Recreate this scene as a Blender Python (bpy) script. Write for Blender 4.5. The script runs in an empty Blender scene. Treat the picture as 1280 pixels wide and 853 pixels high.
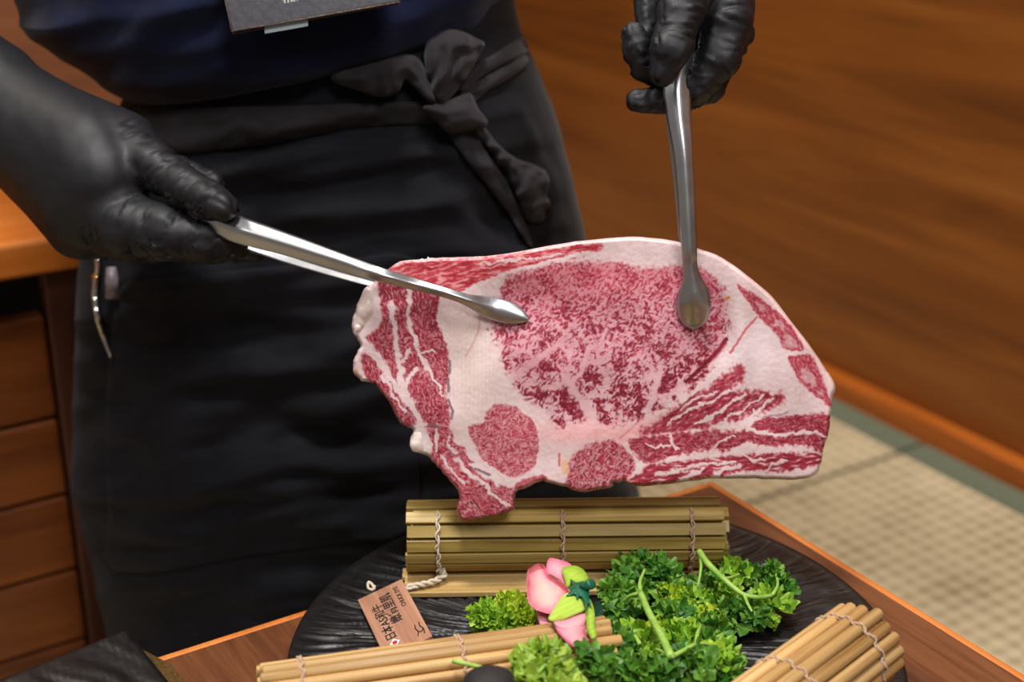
import bpy, bmesh, math, random
import numpy as np
from mathutils import Vector, Matrix
from mathutils.bvhtree import BVHTree
random.seed(7); rng = np.random.default_rng(7)
SC = bpy.context.scene; COL = SC.collection
# ================= camera, world, lamps, exposure =================
PITCH = math.radians(22); FPX = 1280*50/36; ZC = 0.92       # floor z = 0, low table top z = 0.37
cam_d = bpy.data.cameras.new('camera'); cam = bpy.data.objects.new('camera', cam_d); COL.objects.link(cam)
cam.location = (0, 0, ZC); cam.rotation_euler = (math.radians(90)-PITCH, 0, 0)
cam_d.lens = 50; cam_d.sensor_width = 36; cam_d.clip_start = .02
cam_d.dof.use_dof = True; cam_d.dof.focus_distance = .93; cam_d.dof.aperture_fstop = 4.5
SC.camera = cam
W = bpy.data.worlds.new('room_light'); SC.world = W; W.use_nodes = True
W.node_tree.nodes['Background'].inputs[0].default_value = (1.0, .90, .80, 1)
W.node_tree.nodes['Background'].inputs[1].default_value = .19
def area(name, loc, target, size, power, col=(1, 1, 1)):
    l = bpy.data.lights.new(name, 'AREA'); l.size = size; l.energy = power; l.color = col; l.shape = 'DISK'
    o = bpy.data.objects.new(name, l); COL.objects.link(o); o.location = loc
    o.rotation_euler = (Vector(target)-Vector(loc)).to_track_quat('-Z', 'Y').to_euler(); return o
area('ceiling_lamp_over_table', (-.15, .62, 2.25), (.05, .85, .4), .32, 31, (1, .97, .94))
area('added_front_fill', (.55, -.55, 2.3), (.05, .9, .5), .8, 27, (1, .97, .95))  # added fill from the camera side, lights the upright face of the beef
area('ceiling_lamp_side', (-1.2, .4, 2.2), (-.1, 1., .6), .5, 6.5, (1, .97, .94))
area('added_wall_light', (.25, 1.95, 2.2), (.6, 2.3, .4), .5, 15, (1, .90, .76))  # added unseen light, placed to grade the brightness along the right wall
area('ceiling_lamp_back_left', (-1.2, 1.6, 2.3), (-1., 2.2, .3), .5, 12, (1, .88, .74))
SC.view_settings.view_transform = 'Standard'; SC.view_settings.look = 'None'; SC.view_settings.gamma = 1
SC.view_settings.exposure = 0.0
# ================= helpers =================
CP, SP = math.cos(PITCH), math.sin(PITCH)
def ray(px, py):
    u = (px-640)/FPX; v = (py-426.5)/FPX
    return np.array([u, CP-v*SP, -SP-v*CP])
CAM = np.array([0, 0, ZC])
def P(px, py, d): return CAM+ray(px, py)*d
def onz(px, py, z): r = ray(px, py); return CAM+r*((z-ZC)/r[2])
def ony(px, py, y): r = ray(px, py); return CAM+r*(y/r[1])
def PV(X, Y, D):
    u = (X-640)/FPX; v = (Y-426.5)/FPX
    return np.stack([u*D, (CP-v*SP)*D, ZC+(-SP-v*CP)*D], -1)
def proj(p):
    p = np.asarray(p); x, y, z = p[..., 0], p[..., 1], p[..., 2]-ZC
    dep = y*CP-z*SP; up = y*SP+z*CP
    return 640+FPX*x/dep, 426.5-FPX*up/dep, dep
def mesh_of(name, v, f, smooth=True):
    me = bpy.data.meshes.new(name)
    me.from_pydata([tuple(map(float, q)) for q in v], [], [tuple(map(int, q)) for q in f]); me.validate(); me.update()
    if smooth: me.polygons.foreach_set('use_smooth', [True]*len(me.polygons))
    return me
def fix_normals(me):
    bm = bmesh.new(); bm.from_mesh(me); bmesh.ops.recalc_face_normals(bm, faces=bm.faces); bm.to_mesh(me); bm.free()
def tag(o, label=None, cat=None, group=None, kind=None):
    if label: o['label'] = label
    if cat: o['category'] = cat
    if group: o['group'] = group
    if kind: o['kind'] = kind
    return o
def thing(name, label, cat, loc=(0, 0, 0), group=None):
    o = bpy.data.objects.new(name, None); COL.objects.link(o); o.location = [float(c) for c in loc]; o.empty_display_size = .02
    return tag(o, label, cat, group)
def base_of(parent):
    b = np.zeros(3); p = parent
    while p is not None: b = b+np.array(p.location); p = p.parent
    return b
def part(name, v, f, m, parent=None, smooth=True, fix=True, origin=None):
    """one mesh object from world-space geometry, kept under its thing"""
    v = np.asarray(v, float); b = base_of(parent)
    o0 = np.zeros(3) if origin is None else np.asarray(origin, float)-b
    me = mesh_of(name, v-b-o0, f, smooth)
    if fix: fix_normals(me)
    me.materials.append(m)
    o = bpy.data.objects.new(name, me); COL.objects.link(o); o.parent = parent; o.location = o0
    return o
def single(name, v, f, m, label, cat, group=None, **k):
    v = np.asarray(v, float); c = v.mean(0); c[2] = v[:, 2].min()
    return tag(part(name, v, f, m, None, origin=c, **k), label, cat, group)
class G:                                                         # geometry collector
    def __init__(s): s.v = []; s.f = []
    def add(s, v, f):
        n = len(s.v); s.v.extend([tuple(q) for q in v]); s.f.extend([tuple(i+n for i in q) for q in f]); return s
def box_vf(o, ax, ay, az):
    """box from corner o and three edge vectors"""
    o, ax, ay, az = map(lambda q: np.asarray(q, float), (o, ax, ay, az))
    v = [o+i*ax+j*ay+k*az for k in (0, 1) for j in (0, 1) for i in (0, 1)]
    return v, [(0, 2, 3, 1), (4, 5, 7, 6), (0, 1, 5, 4), (2, 6, 7, 3), (0, 4, 6, 2), (1, 3, 7, 5)]
def bevel(o, w, seg=2):
    m = o.modifiers.new('bevel', 'BEVEL'); m.width = w; m.segments = seg; m.limit_method = 'ANGLE'; return o
def catmull(pts, n=6):
    p = np.array(pts, float); q = np.vstack([2*p[0]-p[1], p, 2*p[-1]-p[-2]]); out = []
    for i in range(1, len(q)-2):
        for k in range(n):
            t = k/n; a, b, c, d = q[i-1], q[i], q[i+1], q[i+2]
            out.append(.5*(2*b+(c-a)*t+(2*a-5*b+4*c-d)*t*t+(3*b-a-3*c+d)*t**3))
    out.append(p[-1]); return np.array(out)
def tube_vf(pts, rad, n=8, cap=True):
    pts = np.array(pts, float); m = len(pts); r = np.full(m, rad) if np.isscalar(rad) else np.array(rad, float)
    T = np.gradient(pts, axis=0); T /= np.linalg.norm(T, axis=1)[:, None]+1e-12
    up = np.array([0, 0, 1.]) if abs(T[0][2]) < .9 else np.array([1., 0, 0])
    v = []; N = np.cross(T[0], up); N /= np.linalg.norm(N)
    for i in range(m):
        N = N-T[i]*(N@T[i]); N /= np.linalg.norm(N); B = np.cross(T[i], N)
        for k in range(n):
            a = 2*math.pi*k/n; v.append(pts[i]+r[i]*(math.cos(a)*N+math.sin(a)*B))
    f = [(i*n+k, i*n+(k+1) % n, (i+1)*n+(k+1) % n, (i+1)*n+k) for i in range(m-1) for k in range(n)]
    if cap: f += [tuple(range(n-1, -1, -1)), tuple((m-1)*n+k for k in range(n))]
    return v, f
def loft_vf(rings, closed=True, cap=True):
    R = np.array(rings, float); m, n = R.shape[:2]; v = R.reshape(-1, 3)
    kk = n if closed else n-1
    f = [(i*n+k, i*n+(k+1) % n, (i+1)*n+(k+1) % n, (i+1)*n+k) for i in range(m-1) for k in range(kk)]
    if cap and closed: f += [tuple(range(n-1, -1, -1)), tuple((m-1)*n+k for k in range(n))]
    return v, f
def lathe_vf(prof, c, n=40):
    rings = [[np.array([c[0]+r*math.cos(2*math.pi*k/n), c[1]+r*math.sin(2*math.pi*k/n), c[2]+z]) for k in range(n)] for r, z in prof]
    return loft_vf(rings)
# ---- gradient noise ------------------------------------------------------
def _hash(ix, iy, iz, seed):
    h = (ix*374761393 + iy*668265263 + iz*2147483647 + seed*974634777) & 0xFFFFFFFF
    h = ((h ^ (h >> 13)) * 1274126177) & 0xFFFFFFFF
    h = ((h ^ (h >> 16)) * 2246822519) & 0xFFFFFFFF
    return (h ^ (h >> 15)) & 0xFFFFFFFF
def noise2(x, y, seed=0):
    x = np.asarray(x, float); y = np.asarray(y, float)
    ix = np.floor(x).astype(np.int64); iy = np.floor(y).astype(np.int64)
    fx = x-ix; fy = y-iy
    u = fx*fx*fx*(fx*(fx*6-15)+10); v = fy*fy*fy*(fy*(fy*6-15)+10)
    def g(a, b, dx, dy):
        t = _hash(ix+a, iy+b, 0, seed).astype(float)*(2*np.pi/4294967296.0)
        return np.cos(t)*dx+np.sin(t)*dy
    a = g(0,0,fx,fy); b = g(1,0,fx-1,fy); c = g(0,1,fx,fy-1); d = g(1,1,fx-1,fy-1)
    return (a+(b-a)*u+(c-a+(a-b-c+d)*u)*v)*1.5
def sstep(a, b, x):
    t = np.clip((x-a)/(b-a), 0, 1); return t*t*(3-2*t)
def smooth_closed(pts, n=4):
    p = np.array(pts, float); out = []
    for i in range(len(p)):
        p0, p1, p2, p3 = p[i-1], p[i], p[(i+1) % len(p)], p[(i+2) % len(p)]
        for k in range(n):
            t = k/n
            out.append(.5*((2*p1)+(p2-p0)*t+(2*p0-5*p1+4*p2-p3)*t*t+(3*p1-p0-3*p2+p3)*t**3))
    return np.array(out)
def seg_dist(X, Y, pts, closed=False):
    """distance of every (X, Y) to a polyline, and the parameter of the nearest point"""
    d = np.full(X.shape, 1e9); tt = np.zeros(X.shape); n = len(pts)
    m = n if closed else n-1
    for i in range(m):
        ax, ay = pts[i]; bx, by = pts[(i+1) % n]
        vx, vy = bx-ax, by-ay; L = vx*vx+vy*vy+1e-9
        t = np.clip(((X-ax)*vx+(Y-ay)*vy)/L, 0, 1)
        e = np.hypot(X-ax-t*vx, Y-ay-t*vy)
        k = e < d; d = np.where(k, e, d); tt = np.where(k, (i+t)/m, tt)
    return d, tt
def inside(X, Y, pts):
    c = np.zeros(X.shape, bool); n = len(pts)
    for i in range(n):
        ax, ay = pts[i]; bx, by = pts[(i+1) % n]
        if ay == by: continue
        k = ((ay > Y) != (by > Y)) & (X < (bx-ax)*(Y-ay)/(by-ay)+ax)
        c ^= k
    return c
def sdf(X, Y, pts, reach=25):
    """signed distance (positive inside), evaluated only near the outline"""
    pts = np.array(pts, float)
    x0, y0 = pts.min(0)-reach; x1, y1 = pts.max(0)+reach
    k = (X > x0) & (X < x1) & (Y > y0) & (Y < y1)
    out = np.full(X.shape, -1e3)
    if k.any():
        d, _ = seg_dist(X[k], Y[k], pts, True)
        out[k] = np.where(inside(X[k], Y[k], pts), d, -d)
    return out
# ---- the slab of beef: outline and the muscles in its cut face (units: 1 = 0.53 mm) ------
OUT = [(486,336),(501,327),(524,324),(533,323.5),(536,321),(540,323),(561,322),(600,320.5),(610,320),(646,315),(683,308),(719,302),(759,298),(792,296),(820,298),
 (847,302),(873,311),(894,318),(919,333),(936,346),(952,359),(968,374),(986,398),(1005,422),(1020,443),(1031,460),(1038,470),(1043,479),(1044,489),(1041,495),(1040,508),
 (1038,524),(1036,541),(1030,560),(1027,575),(1024,587),(1018,595),(1005,599),(984,600),(954,599),(923,598.5),(890,599),(868,601),(838,605),(813,608),(790,607),
 (785,606),(781,602),(775,604),(766,604),(765,609),(750,612),(737,615),(720,614.5),(707,609),(691,605),(678,602),(667,606),(656,611),(648,613),(644,620),(643,636),
 (634,641),(616,647),(598,650),(586,651),(575,650),(571,632),(574,618),(566,606),(554,592),(543,580),(534,570),(522,566),(514,556),(513,547),(517,538),(509,534),(500,529),(487,503),
 (476,490),(467,480),(459,478),(451,476),(444,468),(441,458),(443,447),(450,434),(449,428),(444,420),(440,413),(440,402),(444,390),(447,382),(458,367),(467,353),(476,345)]
MUS = {
 'cap': [(484,340),(501,329),(560,324.5),(612,322),(648,317),(690,311),(735,304),(752,305),(752,314),(738,321),(715,324),(690,328),(665,334),(646,337),(626,342),(606,350),(588,358),(566,368),(540,362),(505,354)],
 'eye': [(640,345),(665,336),(690,331),(720,328),(745,327),(770,328),(782,331),(790,336),(812,334),(855,333),(874,336),(891,343),(902,358),(908,375),(910,394),(910,412),(906,429),(896,447),(882,468),(868,484),(850,495),(834,505),(804,520),(773,531),(757,530),(741,523),(725,528),(706,535),(694,531),(680,514),(660,498),(644,484),(634,466),(628,445),(621,429),(611,410),(618,395),(624,370),(630,355)],
 'fan': [(798,542),(815,529),(838,514),(868,496),(893,478),(917,459),(929,456),(932,462),(927,476),(918,486),(933,490),(957,489),(968,494),(980,490),(979,500),(960,514),(925,523),(905,529),(880,536),(845,541),(815,545)],
 'strip': [(787,552),(800,547),(855,541),(903,539),(933,537),(942,529),(960,523),(1005,519),(1040,521),(1036,550),(1028,567),(1007,557),(960,558),(935,553),(920,559),(904,565),(891,561),(874,566),(838,571),(819,578),(804,577),(790,566)],
 'hem': [(781,604),(800,590),(813,582),(870,575),(933,569),(988,566),(1028,570),(1025,580),(988,588),(927,590),(885,597),(840,604),(812,609)],
 'oval': [(618,506),(634,506),(648,511),(654,519),(664,522),(671,540),(673,561),(667,583),(658,592),(640,597),(624,589),(610,579),(598,567),(590,550),(585,534),(604,529),(608,517)],
 'lobe': [(709,590),(711,578),(719,569),(735,556),(749,552),(771,554),(784,565),(794,582),(786,600),(766,606),(750,615),(737,618),(720,617),(706,611)],
 'under': [(640,612),(646,604),(660,597),(679,594),(683,600),(667,603),(650,612)],
 'flank': [(473,346),(500,353),(548,368),(545,395),(550,412),(558,431),(561,465),(557,489),(562,511),(560,536),(545,536),(527,526),(514,534),(497,530),(485,503),(466,481),(456,470),(452,446),(462,433),(456,422),(468,414),(475,405),(477,390)],
 'tail': [(531,534),(545,531),(560,534),(566,543),(568,554),(580,560),(585,572),(598,583),(612,597),(628,608),(645,614),(648,640),(600,655),(570,655),(567,625),(550,592),(537,570),(541,556)],
 'rim': [(920,356),(936,364),(962,381),(983,401),(998,420),(1004,435),(1001,440),(986,438),(977,431),(969,416),(953,401),(945,392),(934,375)],
 'rim2': [(985,446),(1000,443),(1014,445),(1026,469),(1033,488),(1040,511),(1026,500),(1005,483),(992,464)],
}
SEAMS = [ # (polyline, half width at start, half width at end, region-independent)
 ([(490,378),(492,402),(496,433),(499,450),(502,481),(511,500),(525,526)],3.5,4.2),
 ([(511,362),(511,402),(518,425),(527,446),(533,460),(540,472)],2.6,2.6),
 ([(449,424),(462,438),(476,452),(487,473),(503,495),(524,525)],6.5,3.0),
 ([(519,462),(507,484),(502,492)],2.6,2.4),
 ([(540,472),(548,480),(552,495)],1.4,1.2),
 ([(530,440),(538,436),(544,440)],1.2,1.0),
 ([(512,440),(505,450),(500,455)],1.6,1.4),
 ([(478,470),(490,492),(506,516)],1.6,1.2),
 ([(636,476),(664,456),(684,440),(712,420)],5.5,3.0),
 ([(680,487),(700,482),(716,478),(726,464),(733,446),(740,432)],3.5,2.6),
 ([(712,480),(726,500),(740,522)],5.0,7.0),
 ([(640,445),(660,438),(668,428)],2.6,1.6),
 ([(826,452),(823,470),(819,484),(815,503),(806,514)],4.0,4.2),
 ([(800,446),(812,458),(820,476)],1.6,2.6),
 ([(752,430),(744,448),(728,460)],2.5,2.2),
 ([(760,412),(752,425),(740,438)],2.2,2.2),
 ([(672,378),(660,392),(648,398)],1.8,1.5),
 ([(850,512),(875,497),(897,488)],1.61,0.93),
 ([(834,530),(858,514),(880,506),(899,498),(912,488)],1.12,1.49),
 ([(870,530),(900,515),(922,500),(932,492)],1.86,1.49),
 ([(905,524),(928,512),(948,500),(957,494)],1.49,1.24),
 ([(938,520),(956,506),(966,497)],1.36,1.36),
 ([(935,538),(955,542),(975,545),(1000,542),(1018,541),(1038,548)],2.4,1.6),
 ([(838,545),(841,556),(846,562)],1.8,1.2),
 ([(893,560),(905,551),(918,545)],1.0,.8),
 ([(808,555),(820,560),(838,558)],1.4,1.0),
 ([(640,338),(690,327),(722,320),(760,317)],1.8,4.5),
 ([(600,329),(650,326),(700,318)],.8,1.2),
 ([(545,537),(546,552),(545,566)],1.6,1.6),
 ([(562,545),(560,556),(572,566)],1.3,1.6),
 ([(570,575),(580,588),(602,603),(618,620),(636,634)],2.6,1.8),
 ([(590,580),(604,592),(622,604)],3.6,3.4),
 ([(553,573),(566,590),(580,604)],1.2,1.6),
 ([(820,594),(850,588),(880,581),(920,578)],1.8,1.6),
 ([(850,600),(868,590),(880,586)],2.5,1.5),
 ([(895,596),(905,586),(925,583)],4.0,1.5),
 ([(958,590),(965,580),(985,576)],1.5,1.2),
 ([(930,570),(945,576),(956,574)],1.6,1.4),
 ([(984,441),(994,442),(1006,441)],2.2,2.2),
]
def wiggle(X, Y, amp, sc, seed):
    return noise2(X/sc, Y/sc, seed)*amp, noise2(X/sc+37.2, Y/sc+11.7, seed+1)*amp
def meat_look(X, Y):
    """sRGB colour (0..1) and relief of the cut face at X, Y"""
    wx, wy = wiggle(X, Y, 4.0, 13., 3); w2x, w2y = wiggle(X, Y, 1.6, 4.5, 7)
    Xw, Yw = X+wx*.8+w2x, Y+wy*.8+w2y
    def rot(a, sx, sy, wob=1.0):
        c, s = np.cos(np.radians(a)), np.sin(np.radians(a))
        px, py = X+wx*wob, Y+wy*wob
        return (c*px+s*py)/sx, (-s*px+c*py)/sy
    red = np.zeros(X.shape); tone = np.zeros(X.shape)   # red: lean share, tone: how deep
    # main eye: dense islands on fat
    u, v = rot(-30, 8.5, 6.2); n1 = noise2(u, v, 11); u, v = rot(-48, 4.8, 2.7, .7); n2 = noise2(u, v, 12)
    n3 = noise2(Xw/24, Yw/21, 13); n4 = noise2(X/2.1, Y/2.1, 14)
    low = sstep(430, 500, Y+(X-740)*.12)*(1-sstep(870, 900, X)*.5)
    up = 1-sstep(340, 420, Y+np.abs(X-700)*.1)
    bias = .01+.06*low+.20*up-.03*sstep(760, 850, X)*(1-low)+.10*sstep(840, 900, X)*sstep(360, 420, Y)
    nn = n1*.60+n2*.58+n3*(.32+.55*low)+n4*.26+bias
    eye_red = sstep(-.26, .36, nn)*(.95-.06*(1-low)); eye_red = np.maximum(eye_red, up*.45); eye_tone = .44+.70*n2+.40*n3+.22*low-.28*up+.45*n4
    # streaked fields
    def streak(a, sx, sy, seed, thr, soft, wob=.55):
        u, v = rot(a, sx, sy, wob); n = noise2(u, v, seed)*.8+noise2(u*2.1, v*2.0, seed+1)*.45+noise2(X/2.3, Y/2.3, seed+5)*.14
        return sstep(thr-soft, thr+soft, n), n
    def veins(a, sx, sy, seed, w, wob=1.6):
        u, v = rot(a, sx, sy, wob); n = noise2(u, v, seed)+.35*noise2(u*2.3, v*2.3, seed+1)
        return 1-sstep(w*.35, w, np.abs(n))
    def put(name, r, t, soft=2.2, rough=1.0):
        nonlocal red, tone
        d = sdf(X, Y, smooth_closed(MUS[name], 3))+(w2x*.9+wx*.35)*rough
        m = sstep(-soft, soft, d)
        red = np.maximum(red*(1-m), m*r); tone = tone*(1-m)+m*t
        return d
    put('eye', eye_red, eye_tone, 4.5, 3.4)
    s, n = streak(-12, 17, 3.4, 21, -.22, .3); g, _ = streak(-20, 6, 3, 22, -.45, .35)
    put('cap', .25+.75*(s*.62+g*.38), .36+.6*n, 2.0)
    s, n = streak(-33, 11, 3.0, 31, -.62, .42); put('fan', s*(.85+.15*sstep(-.4,.1,n1)), .58+.6*n-.25*sstep(890, 930, X)*(1-sstep(470, 490, Y)), 4.5, 3.0)
    v1 = veins(-12, 12, 6, 41, .17); s, n = streak(-12, 8, 3, 42, -.5, .35); put('strip', (1-.38*v1)*(.7+.3*s), .60+.5*n, 2.6, 2.0)
    s, n = streak(-7, 18, 3.6, 51, -.44, .36); put('hem', s, .50+.5*n, 2.4, 1.8)
    v1 = veins(-35, 9, 5, 61, .26); v2 = veins(-55, 6, 3.2, 62, .18); s, n = streak(-35, 6, 3, 63, -.5, .4)
    put('oval', (1-.5*v1)*(1-.35*v2)*(.72+.28*s), .34+.5*n+.4*n4, 1.6)
    v1 = veins(-50, 8, 4.2, 71, .28); s, n = streak(-50, 7, 3, 72, -.42, .35); put('lobe', (1-.6*v1)*(.6+.4*s), .45+.6*n, 2.6, 2.0)
    put('under', .8*np.ones(X.shape), .4+.4*n2, 1.5)
    v1 = veins(65, 15, 9, 81, .13); v2 = veins(40, 8, 6, 82, .12); s, n = streak(80, 6, 2.6, 83, -.30, .40)
    tp = 1-sstep(370, 430, Y)
    put('flank', (1-.42*v1*(1-.8*tp))*(1-.3*v2*(1-tp))*(.45+.25*(1-tp)+(.55-.25*(1-tp))*s), .54+.5*n+.2*n3+.4*n4, 2.0)
    v1 = veins(40, 11, 6, 91, .17); v2 = veins(0, 6, 4, 92, .16); put('tail', (1-.6*v1)*(1-.4*v2), .45+.5*n1, 1.5)
    for nm, sd in (('rim', 101), ('rim2', 104)):
        s, n = streak(55, 5, 3, sd, -.25, .4)
        d = put(nm, .65+.35*s, .30+.3*n, 2.0)
        core = sstep(5, 10, d+n3*6+n1*3)*sstep(-.35, .15, n3+.1*n1)
        red = red*(1-.62*core)
    # fat seams across the muscles
    for pts, w0, w1 in SEAMS:
        P = np.array(pts, float); lo = P.min(0)-14; hi = P.max(0)+14
        k = (X > lo[0]) & (X < hi[0]) & (Y > lo[1]) & (Y < hi[1])
        if not k.any(): continue
        d, t = seg_dist(Xw[k], Yw[k], pts)
        w = w0+(w1-w0)*t
        red[k] *= 1-(1-sstep(w*.65, w*1.35+.6, d+n4[k]*.9))
    red = np.clip(red, 0, 1); tone = np.clip(tone, 0, 1)
    # colours
    A = lambda r, g, b: np.array([r, g, b])/255.
    fat = np.zeros(X.shape+(3,))+A(222, 198, 199)
    def blend(col, m):
        nonlocal fat
        fat = fat*(1-m[..., None])+A(*col)*m[..., None]
    gauss = lambda cx, cy, sx, sy, a=0: np.exp(-(((X-cx)*np.cos(a)+(Y-cy)*np.sin(a))/sx)**2-((-(X-cx)*np.sin(a)+(Y-cy)*np.cos(a))/sy)**2)
    blend((223, 203, 198), np.clip(gauss(588, 450, 30, 85, .0)*1.2, 0, 1)); blend((226, 218, 214), gauss(524, 550, 10, 16)+gauss(455, 372, 12, 16))             # cream seam fat
    blend((228, 172, 174), np.clip(gauss(735, 540, 75, 16, .0)*.95+gauss(800, 535, 50, 8, -.5)*.5, 0, 1))
    blend((232, 214, 219), np.clip(gauss(940, 440, 28, 45, .6)*1.1, 0, 1))
    blend((232, 196, 190), np.clip(sstep(10, 0, seg_dist(X, Y, [(936,346),(968,374),(1005,422),(1043,480)])[0])*.8, 0, 1))
    blend((228, 205, 207), gauss(462, 385, 13, 32, -.1))
    d, _ = seg_dist(X, Y, [(486,337),(560,323),(646,316),(752,300)]); blend((232, 188, 184), sstep(4, 1, d)*.8)
    eyed = sdf(X, Y, MUS['eye']); blend((214, 156, 168), sstep(-4, 10, eyed)*(.92-.35*low))
    fat += (noise2(X/16, Y/16, 120)*.022+noise2(X/3.2, Y/3.2, 121)*.016)[..., None]*np.array([1, 1.25, 1.2])
    ribs = np.sin(X*1.25+noise2(X/30, Y/30, 5)*2)*gauss(592, 460, 30, 80); fat += (ribs*.012)[..., None]
    deep, mid, pale = A(112, 24, 42), A(164, 50, 68), A(200, 100, 112)
    lean = np.where((tone < .5)[..., None], pale+(mid-pale)*(tone*2)[..., None], mid+(deep-mid)*((tone-.5)*2)[..., None])
    warm = (sdf(X, Y, MUS['cap'], 5) > 0)*1.0; lean += warm[..., None]*np.array([.05, .0, -.02])
    col = fat*(1-red[..., None])+lean*red[..., None]
    def ink(pts, w, c, a):
        nonlocal col
        P = np.array(pts, float); lo = P.min(0)-12; hi = P.max(0)+12
        k = (X > lo[0]) & (X < hi[0]) & (Y > lo[1]) & (Y < hi[1])
        m = np.zeros(X.shape); m[k] = (1-sstep(w*.4, w, seg_dist(X[k]+w2x[k]*.5, Y[k]+w2y[k]*.5, pts)[0]))*a
        col = col*(1-m[..., None])+A(*c)*m[..., None]
    ink([(908,424),(898,438),(884,453),(868,468),(858,477)], 3.4, (112, 12, 28), .9)
    ink([(905,430),(890,448)], 5.0, (150, 30, 48), .5)
    ink([(946,397),(932,412),(922,428),(913,441)], 2.0, (196, 70, 84), .75)
    ink([(845,515),(860,501),(874,490)], 1.8, (120, 16, 34), .7)
    ink([(800,525),(790,535),(775,548)], 1.3, (190, 90, 100), .5)
    for p in ([(562,452),(562,466)], [(560,474),(561,489)], [(560,500),(566,514),(564,523)], [(594,586),(612,594)], [(536,531),(548,534)]): ink(p, 2.4, (120, 92, 100), .8)
    ink([(600,396),(598,414),(590,432),(582,446)], 1.5, (206, 160, 150), .8)
    ink([(955,521),(975,519),(985,515)], 1.5, (140, 110, 120), .6)
    ink([(907,374),(911,372)], 2.8, (205, 130, 60), .9); ink([(706,580),(707,588)], 7, (226, 176, 130), .7); ink([(699,568),(699,582)], 1.8, (200, 84, 84), .8)
    ink([(868,345),(880,350),(888,362)], 8, (150, 40, 70), .35)
    edge = sdf(X, Y, OUT, 8); lo = (sstep(3.5, .5, edge)*sstep(560, 600, Y)*(1-sstep(800, 830, X)))*.5
    col = col*(1-lo[..., None])+A(150, 40, 55)*lo[..., None]
    relief = (1-red)*.5+n4*.12+noise2(X/6, Y/6, 130)*.5+ribs*.25
    return np.clip(col, 0, 1), relief
def slab_vf(outline, cell, depth, thick, smooth_n=3, round_r=None, back_cell=None, closed_pts=None):
    """a thin slab with real thickness: outline traced in the frame, each point set at its own distance depth(X, Y, inner)"""
    o = smooth_closed(outline, smooth_n) if smooth_n else np.array(outline, float)
    x0, y0 = o.min(0)-cell; x1, y1 = o.max(0)+cell
    xs = np.arange(x0, x1+cell, cell); ys = np.arange(y0, y1+cell, cell)
    cx, cy = np.meshgrid((xs[:-1]+xs[1:])/2, (ys[:-1]+ys[1:])/2)
    keep = inside(cx, cy, o)
    X, Y = np.meshgrid(xs, ys); used = np.zeros(X.shape, bool); full = np.ones(X.shape, bool)
    for a in (0, 1):
        for b in (0, 1):
            used[a:a+keep.shape[0], b:b+keep.shape[1]] |= keep
    pad = np.zeros((X.shape[0]+1, X.shape[1]+1), bool); pad[1:-1, 1:-1] = keep
    full = pad[:-1, :-1] & pad[1:, :-1] & pad[:-1, 1:] & pad[1:, 1:]
    idx = -np.ones(X.shape, int); idx[used] = np.arange(used.sum())
    vx, vy = X[used].copy(), Y[used].copy(); rim = ~full[used]
    # rim vertices go to the outline
    for i in np.where(rim)[0]:
        a = o; b = np.roll(o, -1, 0); v = b-a; L = (v**2).sum(1)+1e-9
        t = np.clip(((vx[i]-a[:, 0])*v[:, 0]+(vy[i]-a[:, 1])*v[:, 1])/L, 0, 1); q = a+v*t[:, None]
        k = np.argmin((q[:, 0]-vx[i])**2+(q[:, 1]-vy[i])**2); vx[i], vy[i] = q[k]
    d = sdf(vx, vy, o, 1); d = np.where(rim, 0, np.maximum(d, 0))
    D = depth(vx, vy, d); rr = round_r or 0
    if rr: e = np.clip(1-d/rr, 0, 1); D = D+thick*.42*(1-np.sqrt(np.clip(1-e*e, 0, 1)))
    front = PV(vx, vy, D); back = PV(vx, vy, D+thick*(1-.0) if not rr else np.where(rim, D+thick*.2, depth(vx, vy, d)+thick))
    jj, ii = np.where(keep); A = idx[jj, ii]; B = idx[jj, ii+1]; C = idx[jj+1, ii+1]; E = idx[jj+1, ii]
    q = np.stack([A, E, C, B], 1); n = len(vx)
    edges = {}
    for row in q:
        for a, b in ((row[0], row[1]), (row[1], row[2]), (row[2], row[3]), (row[3], row[0])):
            if (b, a) in edges: del edges[(b, a)]
            else: edges[(a, b)] = 1
    f = [tuple(r) for r in q]+[tuple(r[::-1]+n) for r in q]+[(b, a, a+n, b+n) for a, b in edges]
    return np.vstack([front, back]), f, vx, vy, n
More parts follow.
